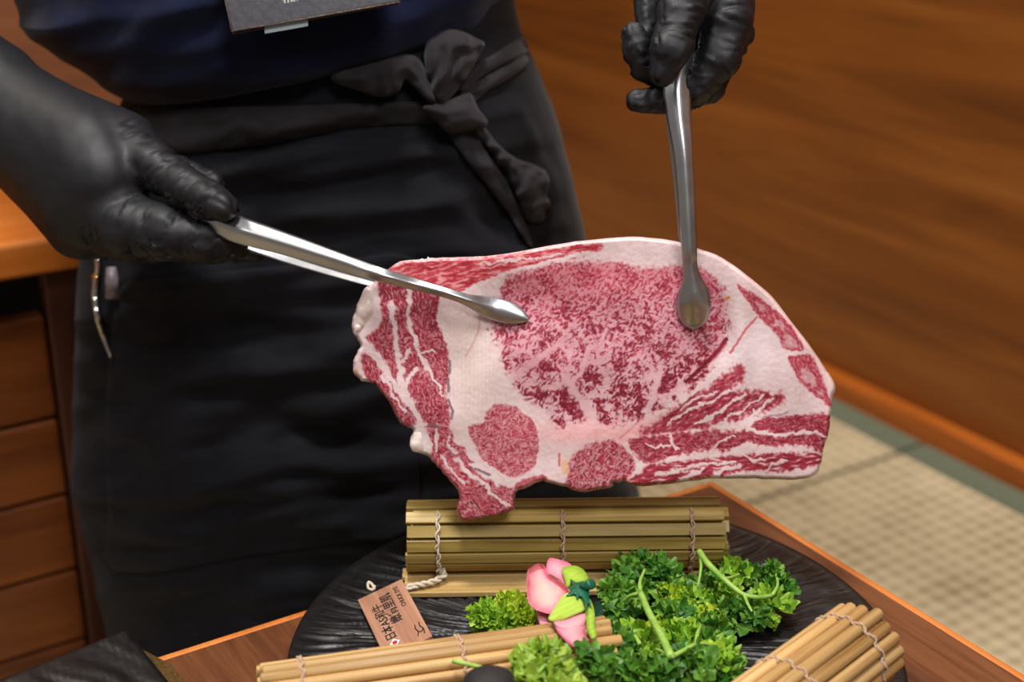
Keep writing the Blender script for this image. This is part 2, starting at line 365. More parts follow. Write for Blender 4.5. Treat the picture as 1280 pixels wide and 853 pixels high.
def nets(fn, lo, hi, h):
    """surface nets over a signed distance field"""
    lo = np.array(lo, float); hi = np.array(hi, float)
    nb = np.ceil((hi-lo)/h/4).astype(int)+1
    ci = np.stack(np.meshgrid(*[np.arange(k)*4+1.5 for k in nb], indexing='ij'), -1); Vc = fn(lo+ci*h)
    V = Vc.repeat(4, 0).repeat(4, 1).repeat(4, 2); act_ = (np.abs(Vc) < 6.5*h).repeat(4, 0).repeat(4, 1).repeat(4, 2)
    ii = np.stack(np.where(act_), 1); V[act_] = fn(lo+ii*h)
    S = V < 0; n = np.array(V.shape)-1
    acc = np.zeros(tuple(n)+(3,)); cnt = np.zeros(tuple(n))
    cor = [(i, j, k) for i in (0, 1) for j in (0, 1) for k in (0, 1)]
    def sub(A, c): return A[c[0]:c[0]+n[0], c[1]:c[1]+n[1], c[2]:c[2]+n[2]]
    for a in cor:
        for ax_i in range(3):
            if a[ax_i]: continue
            b = list(a); b[ax_i] = 1
            va, vb = sub(V, a), sub(V, b); m = (va < 0) != (vb < 0)
            t = np.where(m, va/np.where(m, va-vb, 1), 0)
            for c in range(3): acc[..., c] += np.where(m, a[c]+(t if c == ax_i else 0), 0)
            cnt += m
    act = cnt > 0; idx = -np.ones(cnt.shape, int); idx[act] = np.arange(act.sum())
    ijk = np.stack(np.where(act), 1); v = lo+(ijk+acc[act]/cnt[act][:, None])*h
    faces = []
    for a in range(3):
        b, c = [q for q in range(3) if q != a]
        s0 = [slice(None)]*3; s1 = [slice(None)]*3; s0[a] = slice(0, -1); s1[a] = slice(1, None)
        m = S[tuple(s0)] != S[tuple(s1)]; e = np.stack(np.where(m), 1)
        ok = (e[:, b] > 0) & (e[:, c] > 0) & (e[:, b] < n[b]) & (e[:, c] < n[c]); e = e[ok]
        def at(db, dc):
            q = e.copy(); q[:, b] += db; q[:, c] += dc; return idx[q[:, 0], q[:, 1], q[:, 2]]
        faces.append(np.stack([at(-1, -1), at(0, -1), at(0, 0), at(-1, 0)], 1))
    return v, np.vstack(faces)
def cone(p, a, b, ra, rb, sq=None):
    a = np.asarray(a, float); b = np.asarray(b, float); v = b-a
    t = np.clip(((p-a)@v)/(v@v), 0, 1); q = p-a-t[..., None]*v
    return np.sqrt((q*q).sum(-1))-(ra+(rb-ra)*t)
def smin(a, b, k):
    h = np.clip(.5+.5*(b-a)/k, 0, 1); return b+(a-b)*h-k*h*(1-h)
def chain(p, J, k=.004):
    d = None
    for (a, ra), (b, rb) in zip(J[:-1], J[1:]):
        c = cone(p, a, b, ra, rb); d = c if d is None else smin(d, c, k)
    return d
def vnormals(v, f):
    n = np.zeros_like(v); f = np.asarray(f)
    fn = np.cross(v[f[:, 2]]-v[f[:, 0]], v[f[:, 3]]-v[f[:, 1]])
    for i in range(4): np.add.at(n, f[:, i], fn)
    return n/(np.linalg.norm(n, axis=1)[:, None]+1e-12)
def relax(v, f, it=2):
    f = np.asarray(f)
    for _ in range(it):
        s = np.zeros_like(v); c = np.zeros(len(v))
        for i in range(4):
            a, b = f[:, i], f[:, (i+1) % 4]
            np.add.at(s, a, v[b]); np.add.at(c, a, 1); np.add.at(s, b, v[a]); np.add.at(c, b, 1)
        v = v*.5+.5*s/np.maximum(c, 1)[:, None]
    return v
# ================= materials =================
def lin(c): return tuple(((x/255)/12.92 if x/255 <= .04045 else ((x/255+.055)/1.055)**2.4) for x in c)
def mat(name, rgb, rough=.5, metal=0, spec=.5, build=None, **kw):
    m = bpy.data.materials.new(name); m.use_nodes = True; nt = m.node_tree; b = nt.nodes['Principled BSDF']
    b.inputs['Base Color'].default_value = (*lin(rgb), 1); b.inputs['Roughness'].default_value = rough
    b.inputs['Metallic'].default_value = metal; b.inputs['Specular IOR Level'].default_value = spec
    for k, v in kw.items(): b.inputs[k.replace('_', ' ')].default_value = v
    if build: build(nt, b)
    return m
def nd(nt, t, **k):
    n = nt.nodes.new(t)
    for a, b in k.items():
        if a in n.inputs.keys() if isinstance(a, str) else False: n.inputs[a].default_value = b
        else: setattr(n, a, b)
    return n
def coords(nt, scale=(1, 1, 1), rot=(0, 0, 0), kind='Object'):
    t = nt.nodes.new('ShaderNodeTexCoord'); m = nt.nodes.new('ShaderNodeMapping')
    r = nt.nodes.new('ShaderNodeVectorRotate'); r.rotation_type = 'EULER_XYZ'; r.inputs['Rotation'].default_value = rot
    nt.links.new(t.outputs[kind], r.inputs['Vector']); nt.links.new(r.outputs[0], m.inputs['Vector']); m.inputs['Scale'].default_value = scale
    return m.outputs[0]
def noise(nt, vec, scale, detail=3, rough=.55, dist=0):
    n = nt.nodes.new('ShaderNodeTexNoise'); n.inputs['Scale'].default_value = scale; n.inputs['Detail'].default_value = detail
    n.inputs['Roughness'].default_value = rough; n.inputs['Distortion'].default_value = dist; nt.links.new(vec, n.inputs['Vector']); return n.outputs[0]
def ramp(nt, fac, stops):
    r = nt.nodes.new('ShaderNodeValToRGB'); e = r.color_ramp.elements
    while len(e) < len(stops): e.new(.5)
    for q, (p, c) in zip(e, stops): q.position = p; q.color = (*lin(c), 1)
    nt.links.new(fac, r.inputs[0]); return r.outputs[0]
def bump(nt, b, h, strength=.3, dist=.001, prev=None):
    n = nt.nodes.new('ShaderNodeBump'); n.inputs['Strength'].default_value = strength; n.inputs['Distance'].default_value = dist
    nt.links.new(h, n.inputs['Height']); nt.links.new(n.outputs[0], b.inputs['Normal'])
    if prev is not None: nt.links.new(prev, n.inputs['Normal'])
    return n.outputs[0]
def vrand(nt, col, amount=.25, hue=.01):
    """per-piece variation of brightness"""
    i = nt.nodes.new('ShaderNodeObjectInfo'); h = nt.nodes.new('ShaderNodeHueSaturation'); m = nt.nodes.new('ShaderNodeMapRange')
    m.inputs[3].default_value = 1-amount; m.inputs[4].default_value = 1+amount
    nt.links.new(i.outputs['Random'], m.inputs[0]); nt.links.new(m.outputs[0], h.inputs['Value']); nt.links.new(col, h.inputs['Color']); return h.outputs[0]
def wood(name, dark, mid, light, grain_rot=0, along=3., across=60., rough=.45, rnd=0, bstr=.15, spec=.5, axis='x', coat=0, fine=None):
    def b(nt, p):
        sc = {'x': (along, across, across), 'y': (across, along, across), 'z': (across, across, along)}[axis]
        v = coords(nt, sc, (0, 0, grain_rot))
        if rnd:
            oi = nt.nodes.new('ShaderNodeObjectInfo'); sm = nt.nodes.new('ShaderNodeVectorMath'); sm.operation = 'SCALE'; sm.inputs[0].default_value = (37, 53, 71); nt.links.new(oi.outputs['Random'], sm.inputs['Scale'])
            va = nt.nodes.new('ShaderNodeVectorMath'); nt.links.new(v, va.inputs[0]); nt.links.new(sm.outputs[0], va.inputs[1]); v = va.outputs[0]
        n = noise(nt, v, 1, 4, .62, .6); n2 = noise(nt, v, .22, 2, .5, .3)
        a = nt.nodes.new('ShaderNodeMath'); a.operation = 'MULTIPLY_ADD'; a.inputs[1].default_value = .55
        c2 = nt.nodes.new('ShaderNodeMath'); c2.operation = 'MULTIPLY'; c2.inputs[1].default_value = .45
        nt.links.new(n2, c2.inputs[0]); nt.links.new(n, a.inputs[0]); nt.links.new(c2.outputs[0], a.inputs[2])
        c = ramp(nt, a.outputs[0], [(.33, dark), (.5, mid), (.68, light)])
        if rnd: c = vrand(nt, c, rnd)
        nt.links.new(c, p.inputs['Base Color']); bump(nt, p, n, bstr, .0006)
        if coat: p.inputs['Coat Weight'].default_value = coat; p.inputs['Coat Roughness'].default_value = .35
    return mat(name, mid, rough, spec=spec, build=b)
def cloth(name, rgb, rough=.85, spec=.2, sheen=.15, weave=1800):
    def b(nt, p):
        n = noise(nt, coords(nt), weave, 2); n2 = noise(nt, coords(nt), 22, 4)
        c = ramp(nt, n2, [(.3, tuple(x*.8 for x in rgb)), (.75, tuple(min(255, x*1.25+1) for x in rgb))]); nt.links.new(c, p.inputs['Base Color'])
        q = bump(nt, p, n2, .25, .004); bump(nt, p, n, .25, .0004, q)
        p.inputs['Sheen Weight'].default_value = sheen; p.inputs['Sheen Roughness'].default_value = .45
    return mat(name, rgb, rough, spec=spec, build=b)
def two(name, c0, c1, scale, rough=.5, bstr=.2, bd=.001, spec=.5, stretch=(1, 1, 1), metal=0, lo=.35, hi=.65, **kw):
    def b(nt, p):
        n = noise(nt, coords(nt, stretch), scale, 4); nt.links.new(ramp(nt, n, [(lo, c0), (hi, c1)]), p.inputs['Base Color']); bump(nt, p, n, bstr, bd)
    return mat(name, c0, rough, metal, spec, b, **kw)
def vcol(name, rough=.4, spec=.5, bscale=900, bstr=.2, bd=.0005, trans=0, sss=0, **kw):
    def b(nt, p):
        a = nt.nodes.new('ShaderNodeAttribute'); a.attribute_name = 'Col'; nt.links.new(a.outputs['Color'], p.inputs['Base Color'])
        n = noise(nt, coords(nt), bscale, 3); bump(nt, p, n, bstr, bd)
        if trans:
            t = nt.nodes.new('ShaderNodeBsdfTranslucent'); x = nt.nodes.new('ShaderNodeMixShader'); x.inputs[0].default_value = trans
            nt.links.new(a.outputs['Color'], t.inputs[0]); nt.links.new(p.outputs[0], x.inputs[1]); nt.links.new(t.outputs[0], x.inputs[2])
            nt.links.new(x.outputs[0], nt.nodes['Material Output'].inputs[0])
    return mat(name, (200, 200, 200), rough, 0, spec, b, **kw)
def set_col(o, srgb):
    c = np.clip(np.asarray(srgb, float), 0, 1); l = np.where(c <= .04045, c/12.92, ((c+.055)/1.055)**2.4)
    a = o.data.color_attributes.new('Col', 'FLOAT_COLOR', 'POINT'); a.data.foreach_set('color', np.hstack([l, np.ones((len(l), 1))]).astype(np.float32).ravel())
# ================= materials used =================
E1 = np.array([.849, .527, 0]); E2 = np.array([.531, -.848, 0]); UP = np.array([0, 0, 1.])   # along the table's far edge / its right edge
AE2 = math.atan2(E2[1], E2[0]); AE1 = math.atan2(E1[1], E1[0])
M_wall = wood('wall_wood', (74, 37, 7), (118, 65, 19), (144, 86, 32), -AE2, 1.3, 20, .42, bstr=.06, spec=.35, fine=True)
M_base = wood('baseboard_wood', (120, 58, 12), (168, 88, 26), (196, 110, 40), -AE2, 3, 60, .4)
M_back = wood('back_wall_wood', (96, 52, 26), (128, 76, 44), (146, 90, 54), -AE1, 1.5, 18, .6, bstr=.04)
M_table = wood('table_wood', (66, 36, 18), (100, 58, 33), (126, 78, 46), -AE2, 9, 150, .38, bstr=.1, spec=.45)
M_edge = wood('table_edge_lit', (170, 92, 30), (200, 114, 44), (220, 136, 62), -AE2, 5, 80, .4)  # lighter orange paints in the light on the table top's bevelled edge
M_cab = wood('cabinet_wood', (70, 30, 6), (112, 56, 16), (136, 74, 26), -AE1, 3, 34, .45, bstr=.08, rnd=.12)
M_cab2 = wood('cabinet_stile_wood', (66, 34, 20), (84, 46, 30), (98, 56, 38), 0, 3, 24, .5, axis='z', bstr=.05)
M_cabtop = wood('counter_wood', (180, 92, 26), (206, 114, 40), (222, 134, 60), -AE1, 3, 30, .34, spec=.6)
M_dark = mat('dark_gap', (10, 8, 8), .9)
def tat(nt, p):
    v = coords(nt, (1, 1, 1), (0, 0, -AE2))
    def wave(axis, sc):
        w = nt.nodes.new('ShaderNodeTexWave'); w.bands_direction = axis; w.inputs['Scale'].default_value = sc; w.inputs['Distortion'].default_value = 1.2; w.inputs['Detail'].default_value = 2
        w.inputs['Detail Scale'].default_value = 3; nt.links.new(v, w.inputs['Vector']); return w.outputs['Fac']
    a = wave('X', 14); b = wave('Y', 12); n = noise(nt, v, 9, 4)
    m = nt.nodes.new('ShaderNodeMath'); m.operation = 'ADD'; nt.links.new(a, m.inputs[0]); nt.links.new(b, m.inputs[1])
    m2 = nt.nodes.new('ShaderNodeMath'); m2.operation = 'MULTIPLY_ADD'; m2.inputs[1].default_value = .30; nt.links.new(m.outputs[0], m2.inputs[0]); nt.links.new(n, m2.inputs[2])
    nt.links.new(ramp(nt, m2.outputs[0], [(.40, (152, 137, 108)), (.72, (184, 168, 137)), (1.0, (204, 190, 158))]), p.inputs['Base Color']); bump(nt, p, m.outputs[0], .4, .002)
M_tatami = mat('tatami_straw', (200, 190, 160), .75, spec=.25, build=tat)
M_heri = two('tatami_border_cloth', (82, 90, 72), (114, 122, 102), 320, .9, .3)
M_seam = mat('tatami_seam', (92, 84, 66), .95)
# ================= the room =================
def ab(a, b, z): return E1*a+E2*b*1.0+UP*z if False else np.array([*np.linalg.solve(np.array([E1[:2], E2[:2]]), [a, b]), z])
def ebox(a0, a1, b0, b1, z0, z1):
    """box along the room's own axes"""
    v = [ab(a, b, z) for z in (z0, z1) for b in (b0, b1) for a in (a0, a1)]
    return v, [(0, 2, 3, 1), (4, 5, 7, 6), (0, 1, 5, 4), (2, 6, 7, 3), (0, 4, 6, 2), (1, 3, 7, 5)]
WA = 1.518
o = tag(part('floor', *ebox(-2.2, WA+.1, -3.1, 1.6, -.12, -.03), M_dark, smooth=False), 'floor laid with straw tatami mats', kind='structure'); FLOOR = o
mats_b = [(-3.06, -1.274), (-1.266, .53), (.538, 1.58)]
for a0, a1 in ((.62, 1.5), (-.29, .615), (-1.2, -.295), (-2.1, -1.205)):
    for b0, b1 in mats_b:
        m = part('tatami_mat', *ebox(a0+.03, a1-.05 if a1 == 1.5 else a1-.03, b0, b1, -.03, 0), M_tatami, FLOOR, smooth=False)
        bevel(m, .003)
        part('border_cloth', *ebox(a0, a0+.03, b0, b1, -.03, .0008), M_heri, m, smooth=False)
        part('border_cloth', *ebox(a1-.05 if a1 == 1.5 else a1-.03, a1, b0, b1, -.03, .0008), M_heri, m, smooth=False)
    part('seam_filler', *ebox(a0, a1, -1.276, -1.264, -.03, -.004), M_seam, FLOOR, smooth=False)
tag(part('wall_right', *ebox(WA+.012, WA+.08, -3.1, 1.6, -.03, 2.4), M_wall, smooth=False), 'brown wooden panel wall behind the beef', kind='structure')
tag(bevel(part('baseboard_right', *ebox(WA-.018, WA+.012, -3.1, 1.6, -.03, .035), M_base, smooth=False), .003), 'orange brown wooden skirting along the tatami', kind='structure')
tag(part('wall_back', *ebox(-2.2, WA+.08, -3.2, -3.1, -.03, 2.4), M_back, smooth=False), 'plain brown wooden wall far behind the person', kind='structure')
# ================= low table =================
C0 = onz(890, 600, .37); ca, cb = C0@E1, C0@E2
def tabl(a0, a1, b0, b1, z0, z1): return ebox(ca+a0, ca+a1, cb+b0, cb+b1, z0, z1)
TB = thing('low_table', 'brown wooden low table with bevelled edges coloured orange as if lit, under the black round plate', 'table', ab(ca-.45, cb+.55, 0))
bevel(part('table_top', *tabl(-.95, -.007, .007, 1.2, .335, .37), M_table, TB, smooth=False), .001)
bevel(part('lit_edge', *tabl(-.007, 0, 0, 1.2, .333, .3695), M_edge, TB, smooth=False), .0022)  # bevelled edge of the top, its lit look put into the colour
bevel(part('lit_edge', *tabl(-.95, -.007, 0, .007, .333, .3695), M_edge, TB, smooth=False), .0022)
part('apron_rail', *tabl(-.88, -.06, .05, 1.14, .28, .335), M_table, TB, smooth=False)
for a in (-.88, -.11):
    for b in (.06, 1.09): part('leg', *tabl(a, a+.05, b, b+.05, 0, .28), M_table, TB, smooth=False)
# ================= cabinet at the left =================
KF = onz(40, 870, 0); kb = KF@E2+.05; r_ = ray(0, 308); K0 = CAM+r_*((kb-CAM@E2)/(r_@E2)); KZ = float(K0[2]); ka = K0@E1
def on_b(px, py, b):
    r = ray(px, py); return CAM+r*((b-CAM@E2)/(r@E2))
CB = thing('cabinet', 'low wooden cabinet with glossy orange counter top at the left', 'cabinet', ab(ka, kb-.15, 0))
def cabx(a0, a1, b0, b1, z0, z1): return ebox(ka+a0, ka+a1, kb+b0, kb+b1, z0, z1)
ce = on_b(235, 420, kb-.03)@E1-ka
bevel(part('counter_top', *cabx(-.7, ce+.012, -.24, .0, KZ-.034, KZ), M_cabtop, CB, smooth=False), .004)
part('carcass', *cabx(-.68, ce, -.23, -.05, 0, KZ-.034), M_dark, CB, smooth=False)
st = on_b(78, 540, kb-.03)@E1-ka
bevel(part('stile', *cabx(st, ce, -.05, -.025, .0, KZ-.034), M_cab2, CB, smooth=False), .002)
zs = [(-.0, .06), (.064, .145), (.149, .232), (.236, .318), (.322, KZ-.085)]
for z0, z1 in zs:
    d = bevel(part('drawer_front', *cabx(-.6, st-.003, -.05, -.031, max(z0, .004), z1), M_cab, CB, smooth=False), .003)
K1 = onz(0, 222, KZ)
bx = single('storage_box', *ebox(K1@E1-.30, K1@E1+.02, K1@E2-.07, K1@E2+.02, KZ, KZ+.055), two('box_grey', (34, 36, 42), (44, 46, 52), 60, .6), 'dark grey box on the orange counter behind the glove', 'box', smooth=False); bevel(bx, .006)
# ================= person: clothes and body =================
YC = 1.22
def two_px(L, R, bf, bb, yc=YC):
    l, r = ony(*L, yc), ony(*R, yc); return ((l+r)/2, (r-l)/2, bf, bb)
def shell(rings, n, sub, t0=0, t1=2*math.pi, power=2.2):
    """loft through tilted rings (centre, half axis, front depth, back depth); returns grid S x T x 3"""
    c = catmull(np.array([np.concatenate([r[0], r[1], [r[2], r[3]]]) for r in rings]), sub)
    th = np.linspace(t0, t1, n, endpoint=abs(t1-t0) < 6.28)
    ct, st = np.cos(th), np.sin(th); e = 2/power
    cc = np.sign(ct)*np.abs(ct)**e; ss = np.sign(st)*np.abs(st)**e
    out = []
    for q in c:
        dep = np.where(ss > 0, q[6], q[7])
        out.append(q[:3]+cc[:, None]*q[3:6]+ss[:, None]*np.array([0, -1, 0])*dep[:, None])
    return np.array(out)
PERSON = thing('person', 'person in navy shirt, black waist apron and black gloves holding tongs over the plate', 'person', (-.16, 1.25, 0))
M_apron = cloth('apron_cloth', (20, 20, 25), .85, .15, .06)
M_apron2 = cloth('apron_tie_cloth', (38, 35, 38), .85, .15, .10)
M_shirt = cloth('shirt_cloth', (15, 19, 42), .9, .12, .10)
M_skin = two('skin', (150, 96, 70), (172, 116, 88), 30, .5, .05)
M_trouser = cloth('trouser_cloth', (14, 14, 17), .9, .15, .1)
def glove_b(nt, p):
    v = coords(nt); n = noise(nt, v, 70, 5, .6, 1.2); n2 = noise(nt, v, 1500, 2)
    r = nt.nodes.new('ShaderNodeMapRange'); r.inputs[3].default_value = .46; r.inputs[4].default_value = .62; nt.links.new(n, r.inputs[0]); nt.links.new(r.outputs[0], p.inputs['Roughness'])
    q = bump(nt, p, n, .10, .0015); bump(nt, p, n2, .12, .0003, q)
M_glove = mat('black_nitrile', (21, 21, 25), .5, spec=.38, build=glove_b)
AR = [two_px((185, 50), (640, -12), .115, .105), two_px((165, 100), (652, 40), .125, .11), two_px((150, 140), (674, 92), .132, .12), two_px((120, 230), (704, 176), .145, .13), two_px((104, 335), (731, 288), .155, .14),
      two_px((103, 400), (746, 370), .158, .14), two_px((98, 500), (765, 470), .16, .14), two_px((99, 570), (783, 545), .16, .14), two_px((112, 650), (800, 625), .16, .13),
      two_px((128, 715), (812, 700), .16, .12), two_px((140, 790), (822, 780), .155, .11), two_px((150, 905), (825, 895), .15, .10)]
NT = 240
ap = shell(AR, NT, 16, math.radians(-35), math.radians(215))
ap = ap[:, ::-1]                                                  # left edge of the frame first
ax_, ay_, _ = proj(ap)
dv = np.gradient(ap, axis=0); dh = np.gradient(ap, axis=1); nrm = np.cross(dv, dh); nrm /= np.linalg.norm(nrm, axis=2)[..., None]+1e-12
if nrm[len(nrm)//2, NT//2, 1] > 0: nrm = -nrm
yy = ay_+.14*(ax_-400)
fold = .0075*noise2(ax_/190, yy/46+.6*noise2(ax_/160, ay_/160, 3), 41)+.0030*noise2(ax_/90, yy/20, 42)+.006*noise2((ax_+ay_*.5)/150, (ay_-.5*ax_)/120, 43)
def crease(pts, w, h):
    P_ = np.array(pts, float); d, t = seg_dist(ax_, ay_, pts); return h*np.exp(-(d/w)**2)*np.sin(np.pi*np.clip(t*.96+.02, 0, 1))**.5
fold += crease([(190, 200), (300, 190), (430, 160), (520, 140)], 9, -.006)+crease([(230, 222), (360, 200), (520, 168)], 12, .005)+crease([(200, 255), (380, 240), (530, 210)], 14, -.006)
fold += crease([(420, 205), (540, 190), (600, 205)], 13, .006)+crease([(330, 270), (450, 258), (600, 262)], 16, .006)+crease([(110, 520), (260, 600), (480, 640)], 26, .006)
fold += crease([(240, 420), (380, 430), (470, 400)], 22, -.006)+crease([(560, 250), (600, 290), (640, 320)], 12, .004)+crease([(640, 130), (690, 220), (712, 300)], 10, .004)
fold = fold*np.clip(-nrm[..., 1]*1.6-.35, .12, 1)
fold += crease([(300, 740), (420, 720), (520, 690)], 18, .006)+crease([(150, 470), (300, 500), (420, 560)], 20, -.005)
ap = ap+nrm*(1.45*fold*np.clip((ay_-95)/40, .15, 1))[..., None]
def sheet_vf(gr, nr, t):
    s, n = gr.shape[:2]; v = np.vstack([gr.reshape(-1, 3), (gr-nr*t).reshape(-1, 3)]); o = s*n
    f = [(i*n+k, i*n+k+1, (i+1)*n+k+1, (i+1)*n+k) for i in range(s-1) for k in range(n-1)]
    f += [tuple(q+o for q in r[::-1]) for r in f]
    f += [(i*n, (i+1)*n, (i+1)*n+o, i*n+o) for i in range(s-1)]+[(i*n+n-1, i*n+n-1+o, (i+1)*n+n-1+o, (i+1)*n+n-1) for i in range(s-1)]
    f += [(k, k+o, k+1+o, k+1) for k in range(n-1)]+[((s-1)*n+k, (s-1)*n+k+1, (s-1)*n+k+1+o, (s-1)*n+k+o) for k in range(n-1)]
    return v, f
APRON = part('apron', *sheet_vf(ap, nrm, .0015), M_apron, PERSON)
tri = [(i*NT+k, i*NT+k+1, (i+1)*NT+k+1, (i+1)*NT+k) for i in range(ap.shape[0]-1) for k in range(NT-1)]
BV = BVHTree.FromPolygons([tuple(q) for q in ap.reshape(-1, 3)], tri)
def apron_depth(X, Y):
    X = np.atleast_1d(np.asarray(X, float)); Y = np.atleast_1d(np.asarray(Y, float)); out = np.empty(X.shape)
    for i, (x, y) in enumerate(zip(X.ravel(), Y.ravel())):
        r = ray(x, y); h = BV.ray_cast(Vector(CAM), Vector(r).normalized())
        out.ravel()[i] = (h[3]/np.linalg.norm(r)) if h[0] is not None else 1.2
    return out
# pocket sewn on the apron front
def near(px, py): return np.unravel_index(np.argmin((ax_-px)**2+(ay_-py)**2+1e4*(nrm[..., 1] > .2)), ax_.shape)
i0, k0 = near(150, 352); i1, k1 = near(148, 716); _, k2 = near(520, 520); 
hem = ap[i1+26:i1+30, 6:-6]; hn = nrm[i1+26:i1+30, 6:-6]
def patch(name, outline, m, parent, lift, bulge, cell=3.0, thick=.002, fold=None, seed=1):
    """cloth piece lying on the apron"""
    def dep(X, Y, d):
        base = apron_depth(X, Y); f = 0 if fold is None else fold(X, Y)
        return base-lift-bulge*np.clip(d/14, 0, 1)**.6+f
    v, f, *_ = slab_vf(outline, cell, dep, thick, 3); return part(name, v, f, m, parent)
patch('pocket', [(152, 358), (200, 348), (300, 337), (400, 329), (522, 322), (527, 420), (524, 560), (515, 664), (420, 680), (300, 697), (144, 717), (136, 640), (132, 560), (136, 450)], M_apron, APRON, .0035, .0006, 6)
waves = lambda ang, per, amp, sd=3: (lambda X, Y: amp*np.sin(2*np.pi*((X*math.cos(ang)+Y*math.sin(ang))/per+.8*noise2(X/40, Y/40, sd))))
patch('waist_tie', [(160, 138), (230, 135), (330, 133), (430, 130), (520, 127), (545, 132), (545, 152), (500, 156), (440, 160), (380, 172), (300, 185), (220, 192), (165, 190)], M_apron2, APRON, .003, .004, 4, fold=waves(1.45, 26, .0012))
patch('waist_tie', [(575, 118), (600, 100), (630, 82), (652, 66), (658, 70), (660, 80), (640, 96), (610, 114), (588, 130)], M_apron2, APRON, .004, .004, fold=waves(1.0, 14, .0012))
patch('waist_tie', [(568, 104), (590, 84), (620, 66), (645, 50), (655, 48), (659, 66), (630, 80), (600, 98), (580, 116)], M_apron2, APRON, .006, .005, fold=waves(1.0, 18, .0012))
patch('bow_loop', [(414, 98), (420, 91), (440, 86), (470, 78), (498, 70), (512, 68), (524, 74), (534, 92), (545, 118), (548, 132), (536, 128), (520, 112), (506, 100), (500, 112), (490, 119), (470, 120), (445, 112), (420, 104)], M_apron2, APRON, .016, .012, cell=2.2, fold=waves(.3, 42, .003, 5))
patch('bow_loop', [(531, 62), (536, 50), (548, 42), (562, 36), (578, 39), (594, 47), (606, 54), (600, 68), (588, 90), (575, 108), (564, 122), (552, 132), (543, 124), (536, 104), (531, 80)], M_apron2, APRON, .016, .016, cell=2.2, fold=waves(.25, 30, .004, 6))
patch('bow_tail', [(558, 160), (575, 158), (592, 168), (612, 196), (632, 226), (646, 254), (658, 284), (666, 309), (654, 298), (636, 268), (612, 236), (586, 204), (568, 180)], M_apron2, APRON, .006, .006, fold=waves(-.5, 20, .0016, 7))
patch('bow_tail', [(590, 156), (606, 160), (622, 180), (645, 198), (668, 206), (682, 214), (687, 228), (684, 244), (688, 256), (681, 264), (680, 275), (668, 279), (656, 272), (646, 246), (634, 218), (616, 192), (598, 172)], M_apron2, APRON, .009, .012, cell=2.2, fold=waves(.75, 25, .0035, 8))
patch('bow_knot', [(528, 134), (545, 130), (565, 124), (586, 116), (592, 122), (598, 136), (609, 150), (607, 160), (592, 162), (566, 167), (552, 160), (540, 146)], M_apron2, APRON, .020, .010, fold=waves(1.25, 30, .0012, 9))
# shirt: loose, falls over the apron
def wring(z, xl, xr, bf, bb, yc=1.25): return (np.array([(xl+xr)/2, yc, z]), np.array([(xr-xl)/2, 0, 0]), bf, bb)
SR = [two_px((215, 100), (632, 20), .10, .10), two_px((178, 116), (640, 2), .138, .12), two_px((142, 100), (646, -20), .156, .13), two_px((90, 64), (652, -45), .162, .14), two_px((40, 28), (660, -85), .164, .14), two_px((28, -5), (668, -130), .162, .14),
      wring(.86, -.46, .05, .165, .15), wring(.98, -.43, .06, .15, .14), wring(1.06, -.39, .05, .11, .11), wring(1.10, -.30, -.03, .07, .07)]
sh = shell(SR, 200, 10, power=2.0); sx, sy, _ = proj(sh)
sv, sf = loft_vf(sh); 
off = (.006*noise2(sx/120, (sy+.2*sx)/40, 61)+.004*noise2(sx/50, sy/50, 62)).ravel(); nn_ = sv-np.repeat(sh.mean(1), sh.shape[1], 0); nn_[:, 2] = 0
sv = sv+nn_/(np.linalg.norm(nn_, axis=1)[:, None]+1e-9)*off[:, None]
SHIRT = part('shirt', sv, sf, M_shirt, PERSON)
def sl(name, J, m, par, k=.02, h=.008):
    pts = np.array([q for q, _ in J]); r = max(q for _, q in J)+.02
    v, f = nets(lambda p: chain(p, J, k), pts.min(0)-r, pts.max(0)+r, h); v = relax(v, f, 1); return part(name, v, f, m, par)
A_ = np.array
RS, RE_, RW = A_([-.38, 1.28, 1.05]), A_([-.60, 1.20, .82]), P(-30, 90, 1.08)
LS, LE, LW = A_([.03, 1.26, 1.05]), A_([.27, 1.12, .98]), P(888, -130, .95)
sl('sleeve', [(RS, .075), (RS*.42+RE_*.58, .068)], M_shirt, SHIRT); sl('sleeve', [(LS, .072), (LS*.42+LE*.58, .064)], M_shirt, SHIRT)
def body(p):
    t = chain(p, [(A_([-.17, 1.26, .45]), .105), (A_([-.17, 1.26, .62]), .095), (A_([-.17, 1.26, .92]), .105)], .05)
    t = smin(t, cone(p, A_([-.30, 1.27, 1.0]), A_([-.04, 1.27, 1.0]), .075, .075), .08)
    t = smin(t, cone(p, A_([-.17, 1.27, 1.05]), A_([-.17, 1.24, 1.18]), .052, .048), .03)
    hd = chain(p, [(A_([-.17, 1.22, 1.22]), .055), (A_([-.17, 1.25, 1.31]), .088), (A_([-.17, 1.26, 1.34]), .086)], .04)
    hd = smin(hd, cone(p, A_([-.17, 1.150, 1.285]), A_([-.17, 1.140, 1.258]), .010, .014), .014)   # nose
    for s in (-1, 1): hd = smin(hd, cone(p, A_([-.17+s*.087, 1.26, 1.30]), A_([-.17+s*.089, 1.265, 1.265]), .014, .009), .01); hd = -smin(-hd, cone(p, A_([-.17+s*.032, 1.150, 1.30]), A_([-.17+s*.034, 1.150, 1.30]), .010, .010), .012)
    t = smin(t, hd, .02)
    for J in ([(RS, .055), (RE_, .042), (RW, .031)], [(LS, .055), (LE, .040), (LW, .030)]): t = smin(t, chain(p, J, .02), .03)
    for s in (-1, 1):
        kx = -.17+s*.10
        t = smin(t, chain(p, [(A_([-.17+s*.085, 1.27, .45]), .080), (A_([kx, 1.19, .065]), .050), (A_([kx, 1.55, .05]), .040), (A_([kx, 1.66, .03]), .028)], .02), .03)
    return t
